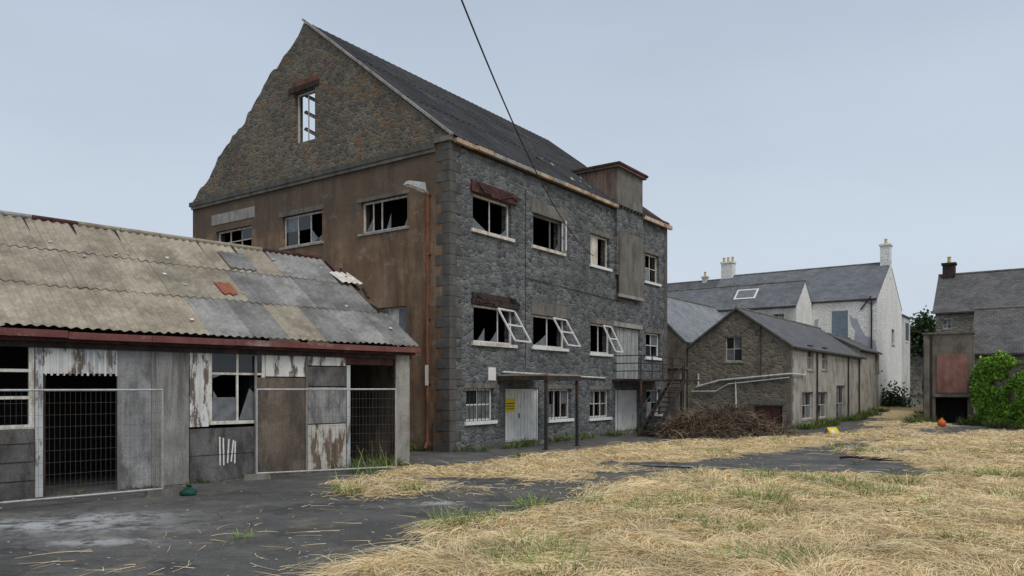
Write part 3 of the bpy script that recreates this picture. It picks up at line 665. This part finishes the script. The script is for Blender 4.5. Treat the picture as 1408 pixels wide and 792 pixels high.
for pts in (((1168,432),(1173,438),(1178,437),(1183,450),(1190,462),(1198,464),(1204,470),(1206,482),(1197,481),(1190,476),(1178,480),(1174,470),(1176,455),(1170,446)),((1178,414),(1206,412),(1206,416),(1199,420),(1190,416)),((1120,440),(1126,438),(1124,452),(1119,455))):
    B.poly([(-.006,*FW.on('x',u,v)) for u,v in pts],'patch_grey')
B.tube((-.1,.4,4),(-.1,.4,9),.06,'burnt_red'); B.tube((-.1,1.2,8.4),(-.3,.4,9.4),.06,'burnt_red')
B.obj('front_details',e)
chimney(e,6.0,.35,11.5,14.3,1.0,.75,'stone_white',1); chimney(e,6.0,14.2,12,14.1,.9,1.1,'stone_white',3)
B=MB(); B.box((12.02,.0,0),(17,4,8.8),'roughcast_pale'); B.box((11.9,-.15,8.802),(17.1,4,8.9),'slate_dark'); B.wbox('y',14.2,16,6.6,8.3,-.03,-.003,'glass_pale'); B.wbox('y',14.1,16.1,6.45,6.597,-.05,-.003,'white_paint')
B.obj('rear_extension',e)
FV=Frame(22.2,59.0,*D)
e=house('white_gabled_wing',FV,5.2,14,8.56,10.7,'y','roughcast_pale','slate_grey',[],[FV.rect('x',1062,1078,432,441)],ov=.12,gm='stone_white')
B=MB(); s=(10.7-8.56)/2.6
q0=FV.on('x',1003,405)[0]; q1=FV.on('x',1033,405)[0]
B.slab([(.9,q1,8.56+.9*s+.17),(.9,q0,8.56+.9*s+.17),(2.0,q0,8.56+2.0*s+.17),(2.0,q1,8.56+2.0*s+.17)],.06,'white_paint')
B.slab([(1.02,q1+.15,8.56+1.02*s+.18),(1.02,q0-.15,8.56+1.02*s+.18),(1.88,q0-.15,8.56+1.88*s+.18),(1.88,q1+.15,8.56+1.88*s+.18)],.01,'glass_pale')
B.obj('skylight',e)
FD=Frame(20.5,74,*D)
e=house('distant_slate_house',FD,8,14,9.5,13.2,'y','roughcast','slate_dark'); chimney(e,4,3.2,12,13.6,.5,.5,'roughcast_pale',1)
FRh=Frame(35.9+.8136*6,50-.5814*6,*D)
e=house('slate_roofed_house',FRh,7,12.9,7.55,10.5,'y','stone_mid','slate_brown',[],[FRh.rect('x',1296,1308,440,452)])
chimney(e,3.5,12.4,9.8,11.3,.8,.8,'burnt',1)
FL=Frame(34.67,41.35,*D)
house('low_slate_cottage',FL,6,8.0,4.3,7.1,'y','stone_mid','slate_brown')
FG=Frame(*gnd(1335,583.0),*D)
e=empty('rendered_garage',FG); B=MB(); gop=FG.rect('x',1286,1333,546,583); gop=(gop[0],gop[1],.0,gop[3])
ztop=FG.on('x',1335,458)[1]
wall(B,'x',-.1,2.5,-.2,ztop,[gop],.3,'roughcast_dark'); B.box((.3,2.2,-.2),(1.6,2.5,ztop),'roughcast_dark'); B.box((.3,-.1,-.2),(1.6,.2,ztop-.5),'roughcast_dark'); B.box((1.5,.2,-.2),(1.6,2.2,ztop-.1),'inside'); B.box((.3,.2,2.0),(1.5,2.2,2.1),'inside')
r_=FG.rect('x',1288,1330,487,540); B.wbox('x',*r_,-.04,-.003,'red_render'); B.wbox('x',-.15,2.55,ztop+.002,ztop+.12,-.08,1.7,'concrete_dark')
B.wbox('x',gop[0]-.1,gop[1]+.1,gop[3]+.01,gop[3]+.18,-.06,-.003,'concrete_dark'); B.wbox('x',2.15,2.45,0,ztop-.3,-.12,-.004,'roughcast_dark'); B.tube((-.08,2.05,.1),(-.08,2.05,ztop),.05,'steel_dark')
B.obj('walls',e)
def fwall(name,pts,h,th,mat,z0=-.3):
    o=empty(name); B=MB()
    for a,b in zip(pts,pts[1:]): 
        B.beam((a[0],a[1],z0+(h-z0)/2),(b[0],b[1],z0+(h-z0)/2),th,h-z0,mat); B.beam((a[0],a[1],h+.06),(b[0],b[1],h+.06),th+.1,.118,'concrete_dark')
    B.obj('masonry',o); return o
fwall('boundary_stone_wall',[(27.6,44.4),(27.3,38),(28.2,28),(31,18)],3.4,.4,'stone_mid')
fwall('rear_stone_wall',[(34,76),(48,79)],5.4,.4,'stone_mid',0)
fwall('lane_side_wall',[(26.5,48),(36,62),(42,76)],2.6,.35,'stone_mid',-.3)

# ============================================================ GROUND
def vn(x,y,s=0):
    xi=np.floor(x);yi=np.floor(y);fx=x-xi;fy=y-yi;fx=fx*fx*(3-2*fx);fy=fy*fy*(3-2*fy)
    h=lambda a,b:np.modf(np.abs(np.sin(a*127.1+b*311.7+s*74.7)*43758.5453))[0]
    return (h(xi,yi)*(1-fx)+h(xi+1,yi)*fx)*(1-fy)+(h(xi,yi+1)*(1-fx)+h(xi+1,yi+1)*fx)*fy
def fbm(x,y,s=0): return (vn(x,y,s)+.5*vn(x*2.1,y*2.1,s+1)+.25*vn(x*4.3,y*4.3,s+2)+.12*vn(x*9,y*9,s+3))/1.87
def polysd(x,y,P):
    P=np.array(P); ins=np.zeros(x.shape,bool); dm=np.full(x.shape,1e9)
    for i in range(len(P)):
        a=P[i];b=P[(i+1)%len(P)]; e=b-a; t=np.clip(((x-a[0])*e[0]+(y-a[1])*e[1])/(e@e),0,1)
        dm=np.minimum(dm,np.hypot(x-a[0]-t*e[0],y-a[1]-t*e[1]))
        c=((a[1]>y)!=(b[1]>y)); xx=a[0]+(y-a[1])*(e[0])/(e[1] if abs(e[1])>1e-9 else 1e-9); ins^=(c&(x<xx))
    return np.where(ins,dm,-dm)
PA=[gnd(u,v) for u,v in ((480,900),(512,772),(565,757),(620,737),(700,706),(800,692),(850,670),(905,656),(1000,648),(1080,640),(1150,622),(1200,609),(1290,600),(1408,595),(1500,595))]+[(60,30),(60,4),(10,3)]
PB=[gnd(u,v) for u,v in ((462,683),(468,664),(560,650),(640,644),(720,632),(860,617),(940,609),(1080,605),(1150,598),(1250,588),(1270,575),(1290,583),(1225,602),(1140,611),(1060,622),(1000,634),(900,644),(840,652),(760,664),(640,672),(540,680))]
PC=[gnd(u,v) for u,v in ((1200,586),(1290,583),(1260,565),(1240,558),(1215,562))]
bare=[(1210,652,3.5,2.2),(1330,655,3.5,1.8),(1150,634,2.5,1.5),(1340,622,3,2),(1200,729,1.3,.22),(1270,733,.8,.2),(620,662,1.5,.8),(850,640,1.6,.7)]
def smask(x,y):
    d=np.maximum(np.maximum(polysd(x,y,PA),polysd(x,y,PB)),polysd(x,y,PC)); sc=.3+.016*y
    v=d/sc*.6+(fbm(x*.7,y*.7)-.5)*1.7+.55
    v+= (fbm(x*2.6,y*2.6,9)-.5)*1.3
    for u,vv,rx_,ry_ in bare:
        c=gnd(u,vv); q=((x-c[0])/rx_)**2+((y-c[1])/ry_)**2; v-= 3.0*np.exp(-q)*(.5+fbm(x*1.5,y*1.5,21))
    return np.clip(v,0,1)
def gh(x,y): return .05*np.clip(y-49,0,40)
def gz(x,y,m=None):
    m=smask(x,y) if m is None else m
    return gh(x,y)+m*(.015+.16*fbm(x*1.4,y*1.4,5)**2)
xs=np.concatenate([[-600,-200,-80,-40],np.arange(-18,46,.2),[55,80,200,600]]); ys=np.concatenate([[-200,-60,-20,0,4],np.arange(7,62,.2),np.arange(63,95,2),[120,250,800]])
X,Y=np.meshgrid(xs,ys); mk=smask(X,Y)
far=(Y>62)|(Y<5)|(X<-30)|(X>50); mk=np.where(far,.3,mk); Z=gz(X,Y,np.where(far,0,mk))
nx,ny=len(xs),len(ys); co=np.stack([X,Y,Z],-1).reshape(-1,3)
idx=np.arange(nx*ny).reshape(ny,nx); fc=np.stack([idx[:-1,:-1],idx[:-1,1:],idx[1:,1:],idx[1:,:-1]],-1).reshape(-1,4)
def fastmesh(name,co,fc,mat,k=4):
    me=bpy.data.meshes.new(name); me.vertices.add(len(co)); me.vertices.foreach_set('co',co.astype(np.float32).ravel())
    me.loops.add(fc.size); me.loops.foreach_set('vertex_index',fc.astype(np.int32).ravel()); me.polygons.add(len(fc)); me.polygons.foreach_set('loop_start',(np.arange(len(fc))*k).astype(np.int32))
    me.materials.append(M[mat]); me.update(calc_edges=True); me.validate()
    o=bpy.data.objects.new(name,me); scn.collection.objects.link(o); return o
g=fastmesh('ground',co,fc,'ground_asphalt')
g.data.polygons.foreach_set('use_smooth',[True]*len(fc))
at=g.data.color_attributes.new('mask','FLOAT_COLOR','POINT')
stain=np.zeros_like(X)
for u,v,r1,r2 in ((70,722,1.7,.7),(150,712,1.0,.5),(130,745,.8,.25),(600,692,.6,.2)):
    c=gnd(u,v); stain=np.maximum(stain,np.exp(-((X-c[0])/r1)**2-((Y-c[1])/r2)**2))
cc=np.stack([mk,stain,0*mk,0*mk+1],-1).reshape(-1).astype(np.float32); at.data.foreach_set('color',cc)
B=MB()
p=gnd(880,641);q=gnd(985,645); B.poly([(p[0],p[1],.03),(q[0],q[1],.03),(q[0],q[1]+.3,.03),(p[0],p[1]+.3,.03)],'line_paint')
B.obj('painted_parking_line')
# ============================================================ STRANDS
def strands(name,P0,D_,L_,W_,arch,mat,segs=3,up=None,curl=None):
    n=len(P0); t=np.linspace(0,1,segs+1)
    D_=D_/np.linalg.norm(D_,axis=1,keepdims=True)
    side=np.cross(D_,np.array([0,0,1.0])); side/= (np.linalg.norm(side,axis=1,keepdims=True)+1e-6)
    tilt=rng.uniform(-.8,.8,n)[:,None]; wv=side*np.cos(tilt)+np.array([0,0,1.0])*np.sin(tilt)
    curl=np.zeros(n) if curl is None else curl
    pts=P0[:,None,:]+D_[:,None,:]*(L_[:,None]*t)[:,:,None]+np.array([0,0,1.0])*(arch[:,None]*(4*t*(1-t)) )[:,:,None]+side[:,None,:]*((curl*L_)[:,None]*t*t)[:,:,None]
    if up is not None: pts[:,:,2]-= (up*L_)[:,None]*t**2
    w=W_[:,None]*(1-.6*t)[None,:]
    a=pts+wv[:,None,:]*w[:,:,None]/2; b=pts-wv[:,None,:]*w[:,:,None]/2
    co=np.stack([a,b],2).reshape(n,-1,3); k=(segs+1)*2
    q=np.array([[2*i,2*i+1,2*i+3,2*i+2] for i in range(segs)]); fc=(np.arange(n)[:,None,None]*k+q[None]).reshape(-1,4)
    return fastmesh(name,co.reshape(-1,3),fc,mat)
N=400000
yy=7.5*np.exp(rng.random(N)*np.log(46/7.5)); xx=rng.uniform(-1.05,1.05,N)*(yy*.72+1.5)+yy*.12
mm_=smask(xx,yy); dens=.3+.7*np.clip((fbm(xx*1.1,yy*1.1,31)-.3)*3,0,1); keep=((mm_>.4)&(rng.random(N)<mm_*dens))|((mm_>.02)&(rng.random(N)<.12))|((rng.random(N)<.006)&(yy<40)&(polysd(xx,yy,PA)>-4))
xx,yy,mm_=xx[keep],yy[keep],mm_[keep]; n=len(xx)
zz=gz(xx,yy,mm_)
ang=vn(xx*.45,yy*.45,3)*9+vn(xx*1.4,yy*1.4,4)*4+rng.normal(0,.6,n); el=rng.normal(.08,.2,n)*np.where(mm_>.4,1,0)
Dd=np.stack([np.cos(ang),np.sin(ang),np.tan(np.clip(el,-.05,.8))],-1)
Ls=rng.uniform(.12,.5,n)*rng.choice([1,1,1,1.8],n)
strands('dry_straw_grass',np.stack([xx,yy,zz+rng.uniform(0,.05,n)*np.clip(mm_*2,.2,1)+.004],-1),Dd,Ls,.0045+.00045*yy,rng.uniform(0,.08,n)*np.clip(mm_*2,.15,1),'straw',4,up=np.abs(np.tan(np.clip(el,-.05,.8)))*.8,curl=rng.normal(0,.35,n))
def tufts(name,pts,mat,nb=70,h=.35,r=.18):
    P=[];Dv=[];L_=[];W_=[];U=[]
    for (x,y,s) in pts:
        k=int(nb*s); a=rng.uniform(0,2*math.pi,k); rr_=np.sqrt(rng.random(k))*r*s; le=rng.uniform(.3,1.1,k)
        gx=x+rr_*np.cos(a); gy=y+rr_*np.sin(a); P.append(np.stack([gx,gy,gh(gx,gy)+.03],-1))
        a2=a+rng.normal(0,.7,k); Dv.append(np.stack([np.cos(a2)*le,np.sin(a2)*le,np.ones(k)],-1)); L_.append(rng.uniform(.4,1,k)*h*s); W_.append(np.full(k,.006+.0005*y)); U.append(rng.uniform(.1,.5,k))
    P=np.concatenate(P);Dv=np.concatenate(Dv);L_=np.concatenate(L_);W_=np.concatenate(W_);U=np.concatenate(U)
    return strands(name,P,Dv,L_,W_,np.zeros(len(P)),mat,4,up=U)
def px(l): return [(*gnd(u,v),s) for u,v,s in l]
tf=px([(635,728,1.6),(620,733,1.2),(650,730,1.2),(735,700,1.2),(756,796,1.7),(780,800,1.2),(733,757,1.3),(815,697,1.1),(760,765,1.1),(1037,788,1.6),(1040,695,1.9),(1050,700,1.4),(950,700,1.5),(905,705,1.4),(920,700,1.2),(1000,735,1.2),(1150,672,1.6),(1240,670,1.6),(1110,665,1.4),(1330,755,1.2),(1210,685,1.6),(1045,662,1.6),(860,715,1.1),(1060,712,1.2),(1290,700,1.2),(1390,690,1.3),(980,678,1.4),(1375,660,1.6),(1140,690,1.2),(480,680,1.1),(560,675,.9),(335,742,.5),(1310,660,1.4),(1280,720,1),(700,775,1)])
for _ in range(110):
    y=9*math.exp(random.random()*1.35); x=random.uniform(-.15,.75)*y
    if smask(np.array([x]),np.array([y]))[0]>.7: tf.append((x,y,random.uniform(.4,1.0)*(1+.012*y)))
tufts('green_grass_tufts',tf,'green_blade',130,.34,.3)
wd=[]
for k in range(40):
    s=random.uniform(0,17); x,y=FA.w(s,-random.uniform(.1,.8)); wd.append((x,y,random.uniform(.4,1.1)))
for k in range(16):
    x,y=FS.w(random.uniform(-2.5,.8),random.uniform(-.9,1.5)); wd.append((x,y,random.uniform(.6,1.2)))
for k in range(10):
    x,y=FS.w(random.uniform(-13,-2),-random.uniform(.05,.3)); wd.append((x,y,random.uniform(.2,.45)))
for k in range(8):
    x,y=FA.w(-random.uniform(.1,.7),random.uniform(0,2)); wd.append((x,y,random.uniform(.5,1.1)))
for k in range(50):
    s=random.uniform(-1,22); x,y=FB.w(s,-random.uniform(.1,1.0)); wd.append((x,y,random.uniform(.6,1.4)))
for k in range(30):
    x=27-random.uniform(.3,1.2); wd.append((x,random.uniform(34,44),random.uniform(.7,1.7)))
for k in range(40):
    y=random.uniform(44,66); wd.append((24.3+(y-44)*.62+random.choice([-1.1,1.2,0])+random.uniform(-.3,.3),y,random.uniform(.8,1.8)))
tufts('wall_base_weeds',wd,'weed',80,.5,.3)
n=60
tk=px([(510,655,1),(525,650,1),(497,662,1)])
c=np.array([(a,b) for a,b,_ in tk]); ii=rng.integers(0,3,n); P_=np.stack([c[ii,0]+rng.normal(0,.3,n),c[ii,1]+rng.normal(0,.3,n),np.zeros(n)],-1)
strands('tall_weed_clump',P_,np.stack([rng.normal(0,.35,n),rng.normal(0,.35,n),np.ones(n)],-1),rng.uniform(.4,1.0,n),np.full(n,.014),np.zeros(n),'green_blade',4,up=rng.uniform(0,.3,n))
# brush pile
n=5600
c0=np.array(gnd(922,604)); c1=np.array(gnd(1100,601)); 
tt=rng.random(n); off=rng.normal(0,.9,n); dirp=(c1-c0)/np.linalg.norm(c1-c0); nrm=np.array([-dirp[1],dirp[0]])
bx=c0[0]+(c1-c0)[0]*tt+nrm[0]*(off+1.3); by=c0[1]+(c1-c0)[1]*tt+nrm[1]*(off+1.3)
hh=(.45+.75*vn(tt*5,tt*0+.5,8))*np.exp(-(off/1.1)**2)*np.clip(np.minimum(tt*1.6,1-tt)*4,.1,1)*1.5
bz=rng.random(n)**.6*hh
a=rng.uniform(0,6.28,n)
strands('dead_brushwood_pile',np.stack([bx,by,bz],-1),np.stack([np.cos(a),np.sin(a),rng.normal(.15,.5,n)],-1),rng.uniform(.2,.9,n),rng.uniform(.012,.04,n),rng.uniform(0,.1,n),'brush',3,up=rng.uniform(0,.3,n),curl=rng.normal(0,.3,n))
def leafcloud(name,C,size,mat,parent=None):
    n=len(C); a=rng.normal(size=(n,3)); a/=np.linalg.norm(a,axis=1,keepdims=True); b=np.cross(a,rng.normal(size=(n,3))); b/=np.linalg.norm(b,axis=1,keepdims=True)
    s=size*rng.uniform(.6,1.3,n)[:,None]; co=np.stack([C-a*s*.6,C+b*s*.42,C+a*s*.7,C-b*s*.42],1).reshape(-1,3)
    o=fastmesh(name,co,(np.arange(n)[:,None]*4+np.arange(4)),mat)
    if parent: o.parent=parent
    return o
n=24000
ty=rng.uniform(33,44.6,n); base=np.interp(ty,[28,38,44.4],[28.2,27.3,27.6])
top=np.interp(ty,[33,36.5,38.3,39.2,40,42,43.5,44.6],[2.6,3.2,2.9,1.6,3.8,4.0,3.8,3.0])+.7*(vn(ty*2.2,ty*0,3)-.5)
lz=rng.random(n)*top; th_=.15+.45*vn(ty*1.5,lz*1.5,6)
kp=(vn(ty*1.1,lz*1.3,12)>.25)&~((ty>38.4)&(ty<39.4)&(lz>1.2))
C=np.stack([base-.22-rng.random(n)*th_,ty,lz],-1)[kp]; leafcloud('ivy_on_wall',C,.13,'ivy_leaf')
C=np.stack([26.5+rng.normal(0,.45,2200),36.6+rng.normal(0,.7,2200),np.abs(rng.normal(0,.4,2200))],-1); leafcloud('green_shrub',C,.13,'ivy_leaf')
def tree(name,x,y,z0,h,r,n=5000,mat='tree_leaf',ls=.28):
    e=empty(name,loc=(x,y,z0)); B=MB(); B.tube((0,0,0),(.2,.1,h*.45),.22,'burnt',8,.14); cl=[]
    for k in range(12):
        a=k*2.4; l=r*random.uniform(.5,.95); z=h*random.uniform(.5,.95); p=(math.cos(a)*l,math.sin(a)*l,z); B.tube((.2,.1,h*.42),p,.09,'burnt',6,.03); cl.append(p)
    B.obj('trunk_and_limbs',e)
    cl=np.array(cl); ii=rng.integers(0,len(cl),n); C=cl[ii]+rng.normal(0,r*.2,(n,3)); leafcloud('crown',C,ls,mat,e)
tree('broadleaf_tree',42.3,77.5,2,7.6,2.3); tree('broadleaf_tree',44.8,80,2,6.0,2.6)
n=1000; p=np.array(FW.w(2,-.8)); C=np.stack([p[0]+rng.normal(0,.6,n),p[1]+rng.normal(0,.6,n),.6+np.abs(rng.normal(0,.7,n))],-1); leafcloud('dark_shrub',C,.2,'tree_leaf')
n=620; yy=9*np.exp(rng.random(n)*np.log(3.6)); xx=rng.uniform(-.68,.35,n)*yy; sz=rng.uniform(.008,.03,n)*(1+yy*.03)
cx=np.stack([xx,yy,np.full(n,.012)],-1); a=rng.uniform(0,6.28,n)
v1=np.stack([np.cos(a),np.sin(a),a*0+.1],-1)*sz[:,None]; v2=np.stack([-np.sin(a),np.cos(a),a*0],-1)*sz[:,None]*.6
fastmesh('scattered_litter',np.stack([cx-v1,cx-v2,cx+v1*.8,cx+v2],1).reshape(-1,3),np.arange(n*4).reshape(-1,4),'debris_white')
# ============================================================ SMALL OBJECTS
x,y=gnd(1295,588); e=empty('orange_buoy',loc=(x,y,.0)); B=MB()
B.lathe((0,0,0),[(.02,0),(.13,.04),(.2,.12),(.22,.22),(.2,.32),(.13,.41),(.06,.45),(.05,.5),(.0,.51)],'orange_plastic',18); B.tube((-.06,0,.5),(.06,0,.5),.03,'orange_plastic',8); B.obj('float',e,True)
x,y=gnd(1150,599); e=empty('yellow_warning_board',loc=(x,y,0)); e.rotation_euler=(0,0,.4); B=MB()
B.hexa([(-.3,-.02,.02),(.3,-.02,.02),(.3,.02,.02),(-.3,.02,.02),(-.28,.28,.36),(.28,.28,.36),(.28,.31,.34),(-.28,.31,.34)],'yellow_sign'); B.beam((-.25,.45,0),(-.25,.3,.34),.03,.03,'steel_dark'); B.beam((.25,.45,0),(.25,.3,.34),.03,.03,'steel_dark')
B.hexa([(-.2,-.005,.08),(.0,-.005,.08),(.0,.03,.08),(-.2,.03,.08),(-.2,.17,.26),(.0,.17,.26),(.0,.22,.26),(-.2,.22,.26)],'white_paint'); B.obj('board',e)
x,y=gnd(259,681); e=empty('green_plastic_bag',loc=(x,y,0)); B=MB()
pr=[(.13,0),(.16,.05),(.13,.1),(.08,.14),(.03,.17),(.04,.2),(.0,.205)]; B.lathe((0,0,0),pr,'green_plastic',14)
B.v=[(a+random.uniform(-.03,.03),b+random.uniform(-.03,.03),c+random.uniform(-.01,.015)) for a,b,c in B.v]; B.obj('bag',e,True)
def branch(name,u0,v0,u1,v1,r,mat='burnt'):
    a=Vector((*gnd(u0,v0),.08)); b=Vector((*gnd(u1,v1),.1)); e=empty(name,loc=a); d=b-a; B=MB(); pts=[Vector((0,0,0))]
    for k in range(1,6): pts.append(d*k/5+Vector((random.uniform(-.1,.1),random.uniform(-.1,.1),random.uniform(0,.05))))
    for k in range(5): B.tube(pts[k],pts[k+1],r*(1-k*.15),mat,7,r*(1-(k+1)*.15))
    for k in (2,3): B.tube(pts[k],pts[k]+Vector((random.uniform(-.4,.4),random.uniform(-.4,.4),.08)),r*.5,mat,5,r*.2)
    B.obj('stem',e)
branch('fallen_branch',1155,633,1240,640,.04); branch('fallen_branch',1175,640,1215,634,.03,'brush'); branch('burnt_timber',1236,719,1252,720,.035); branch('burnt_timber',1330,626,1395,628,.04,'brush')
# overhead cable: straight in plan, sagging, from the facade to a pole behind the yard
s_,z_=FA.on('y',815,352); wp=FA.w(s_,-.03); Pw=Vector((wp[0],wp[1],0)); Pb=Vector((-.82,12.0,0))
ks=[-1.05,-.4,0,.084,.2115,.42,.7,1.0]; zs=[13.4,10.3,8.42,8.08,7.76,7.48,7.5,z_]
cf=np.polyfit(ks,zs,5)
B=MB(); pts=[]
for i in range(61):
    k=-1.05+2.05*i/60; p=Pb+(Pw-Pb)*k; pts.append(Vector((p.x,p.y,float(np.polyval(cf,k)))))
pts[-1].z=z_
for a,b in zip(pts,pts[1:]): B.tube(a,b,.016,'steel_dark',6)
B.obj('overhead_cable')
pp=pts[0]
e=empty('utility_pole',loc=(pp.x,pp.y,0)); B=MB(); B.tube((0,0,0),(0,0,pp.z+.3),.16,'timber_grey',12,.11); B.beam((-.8,0,pp.z-.2),(.8,0,pp.z-.2),.1,.12,'timber_grey')
for x in (-.7,.7): B.tube((x,0,pp.z-.14),(x,0,pp.z+.06),.05,'white_paint')
B.obj('pole',e)
# ============================================================ LIGHT / SKY / CAMERA
w=bpy.data.worlds.new('World'); scn.world=w; w.use_nodes=True; nt=w.node_tree; nd=nt.nodes; bg=nd['Background']
EL,ROT=math.radians(52),math.radians(150)
sky=nd.new('ShaderNodeTexSky'); sky.sky_type='NISHITA'; sky.sun_disc=False; sky.sun_elevation=EL; sky.sun_rotation=ROT; sky.dust_density=4; sky.air_density=1
hs=nd.new('ShaderNodeHueSaturation'); hs.inputs['Saturation'].default_value=.35; nt.links.new(sky.outputs[0],hs.inputs['Color'])
tc=nd.new('ShaderNodeTexCoord'); sp=nd.new('ShaderNodeSeparateXYZ'); nt.links.new(tc.outputs['Generated'],sp.inputs[0])
rp=nd.new('ShaderNodeValToRGB'); e_=rp.color_ramp.elements; e_[0].position=0; e_[0].color=(.63,.71,.79,1); e_[1].position=1; e_[1].color=(.60,.65,.71,1); x=e_.new(.5); x.color=(.46,.55,.68,1); x=e_.new(.15); x.color=(.60,.685,.785,1)
nt.links.new(sp.outputs[2],rp.inputs[0])
nz=nd.new('ShaderNodeTexNoise'); nz.inputs['Scale'].default_value=1.6; nz.inputs['Detail'].default_value=5; mpp=nd.new('ShaderNodeMapping'); mpp.inputs['Scale'].default_value=(1,1,3); nt.links.new(tc.outputs['Generated'],mpp.inputs[0]); nt.links.new(mpp.outputs[0],nz.inputs['Vector'])
r2=nd.new('ShaderNodeValToRGB'); r2.color_ramp.elements[0].color=(9.4,9.4,9.4,1); r2.color_ramp.elements[1].color=(10.8,10.8,10.8,1); r2.color_ramp.elements[0].position=.3; r2.color_ramp.elements[1].position=.7; nt.links.new(nz.outputs['Fac'],r2.inputs[0])
mu=nd.new('ShaderNodeMixRGB'); mu.blend_type='MULTIPLY'; mu.inputs[0].default_value=1; nt.links.new(rp.outputs[0],mu.inputs[1]); nt.links.new(r2.outputs[0],mu.inputs[2])
mx=nd.new('ShaderNodeMixRGB'); mx.inputs[0].default_value=.9; nt.links.new(hs.outputs[0],mx.inputs[1]); nt.links.new(mu.outputs[0],mx.inputs[2]); nt.links.new(mx.outputs[0],bg.inputs['Color']); bg.inputs['Strength'].default_value=.1
sl=bpy.data.lights.new('sun','SUN'); sl.energy=1.5; sl.angle=math.radians(30); sl.color=(1,.96,.9); so=bpy.data.objects.new('sun',sl); scn.collection.objects.link(so)
d=Vector((math.sin(ROT)*math.cos(EL),math.cos(ROT)*math.cos(EL),math.sin(EL))); so.rotation_euler=d.to_track_quat('Z','Y').to_euler(); so.location=(0,-5,20)
cam=bpy.data.cameras.new('camera'); co_=bpy.data.objects.new('camera',cam); scn.collection.objects.link(co_); co_.location=(0,0,H); co_.rotation_euler=(math.radians(90),0,0); cam.sensor_width=36; cam.lens=F/1408*36; cam.shift_y=136/1408; cam.clip_end=2000; scn.camera=co_
scn.view_settings.view_transform='Standard'; scn.view_settings.look='None'; scn.view_settings.exposure=0
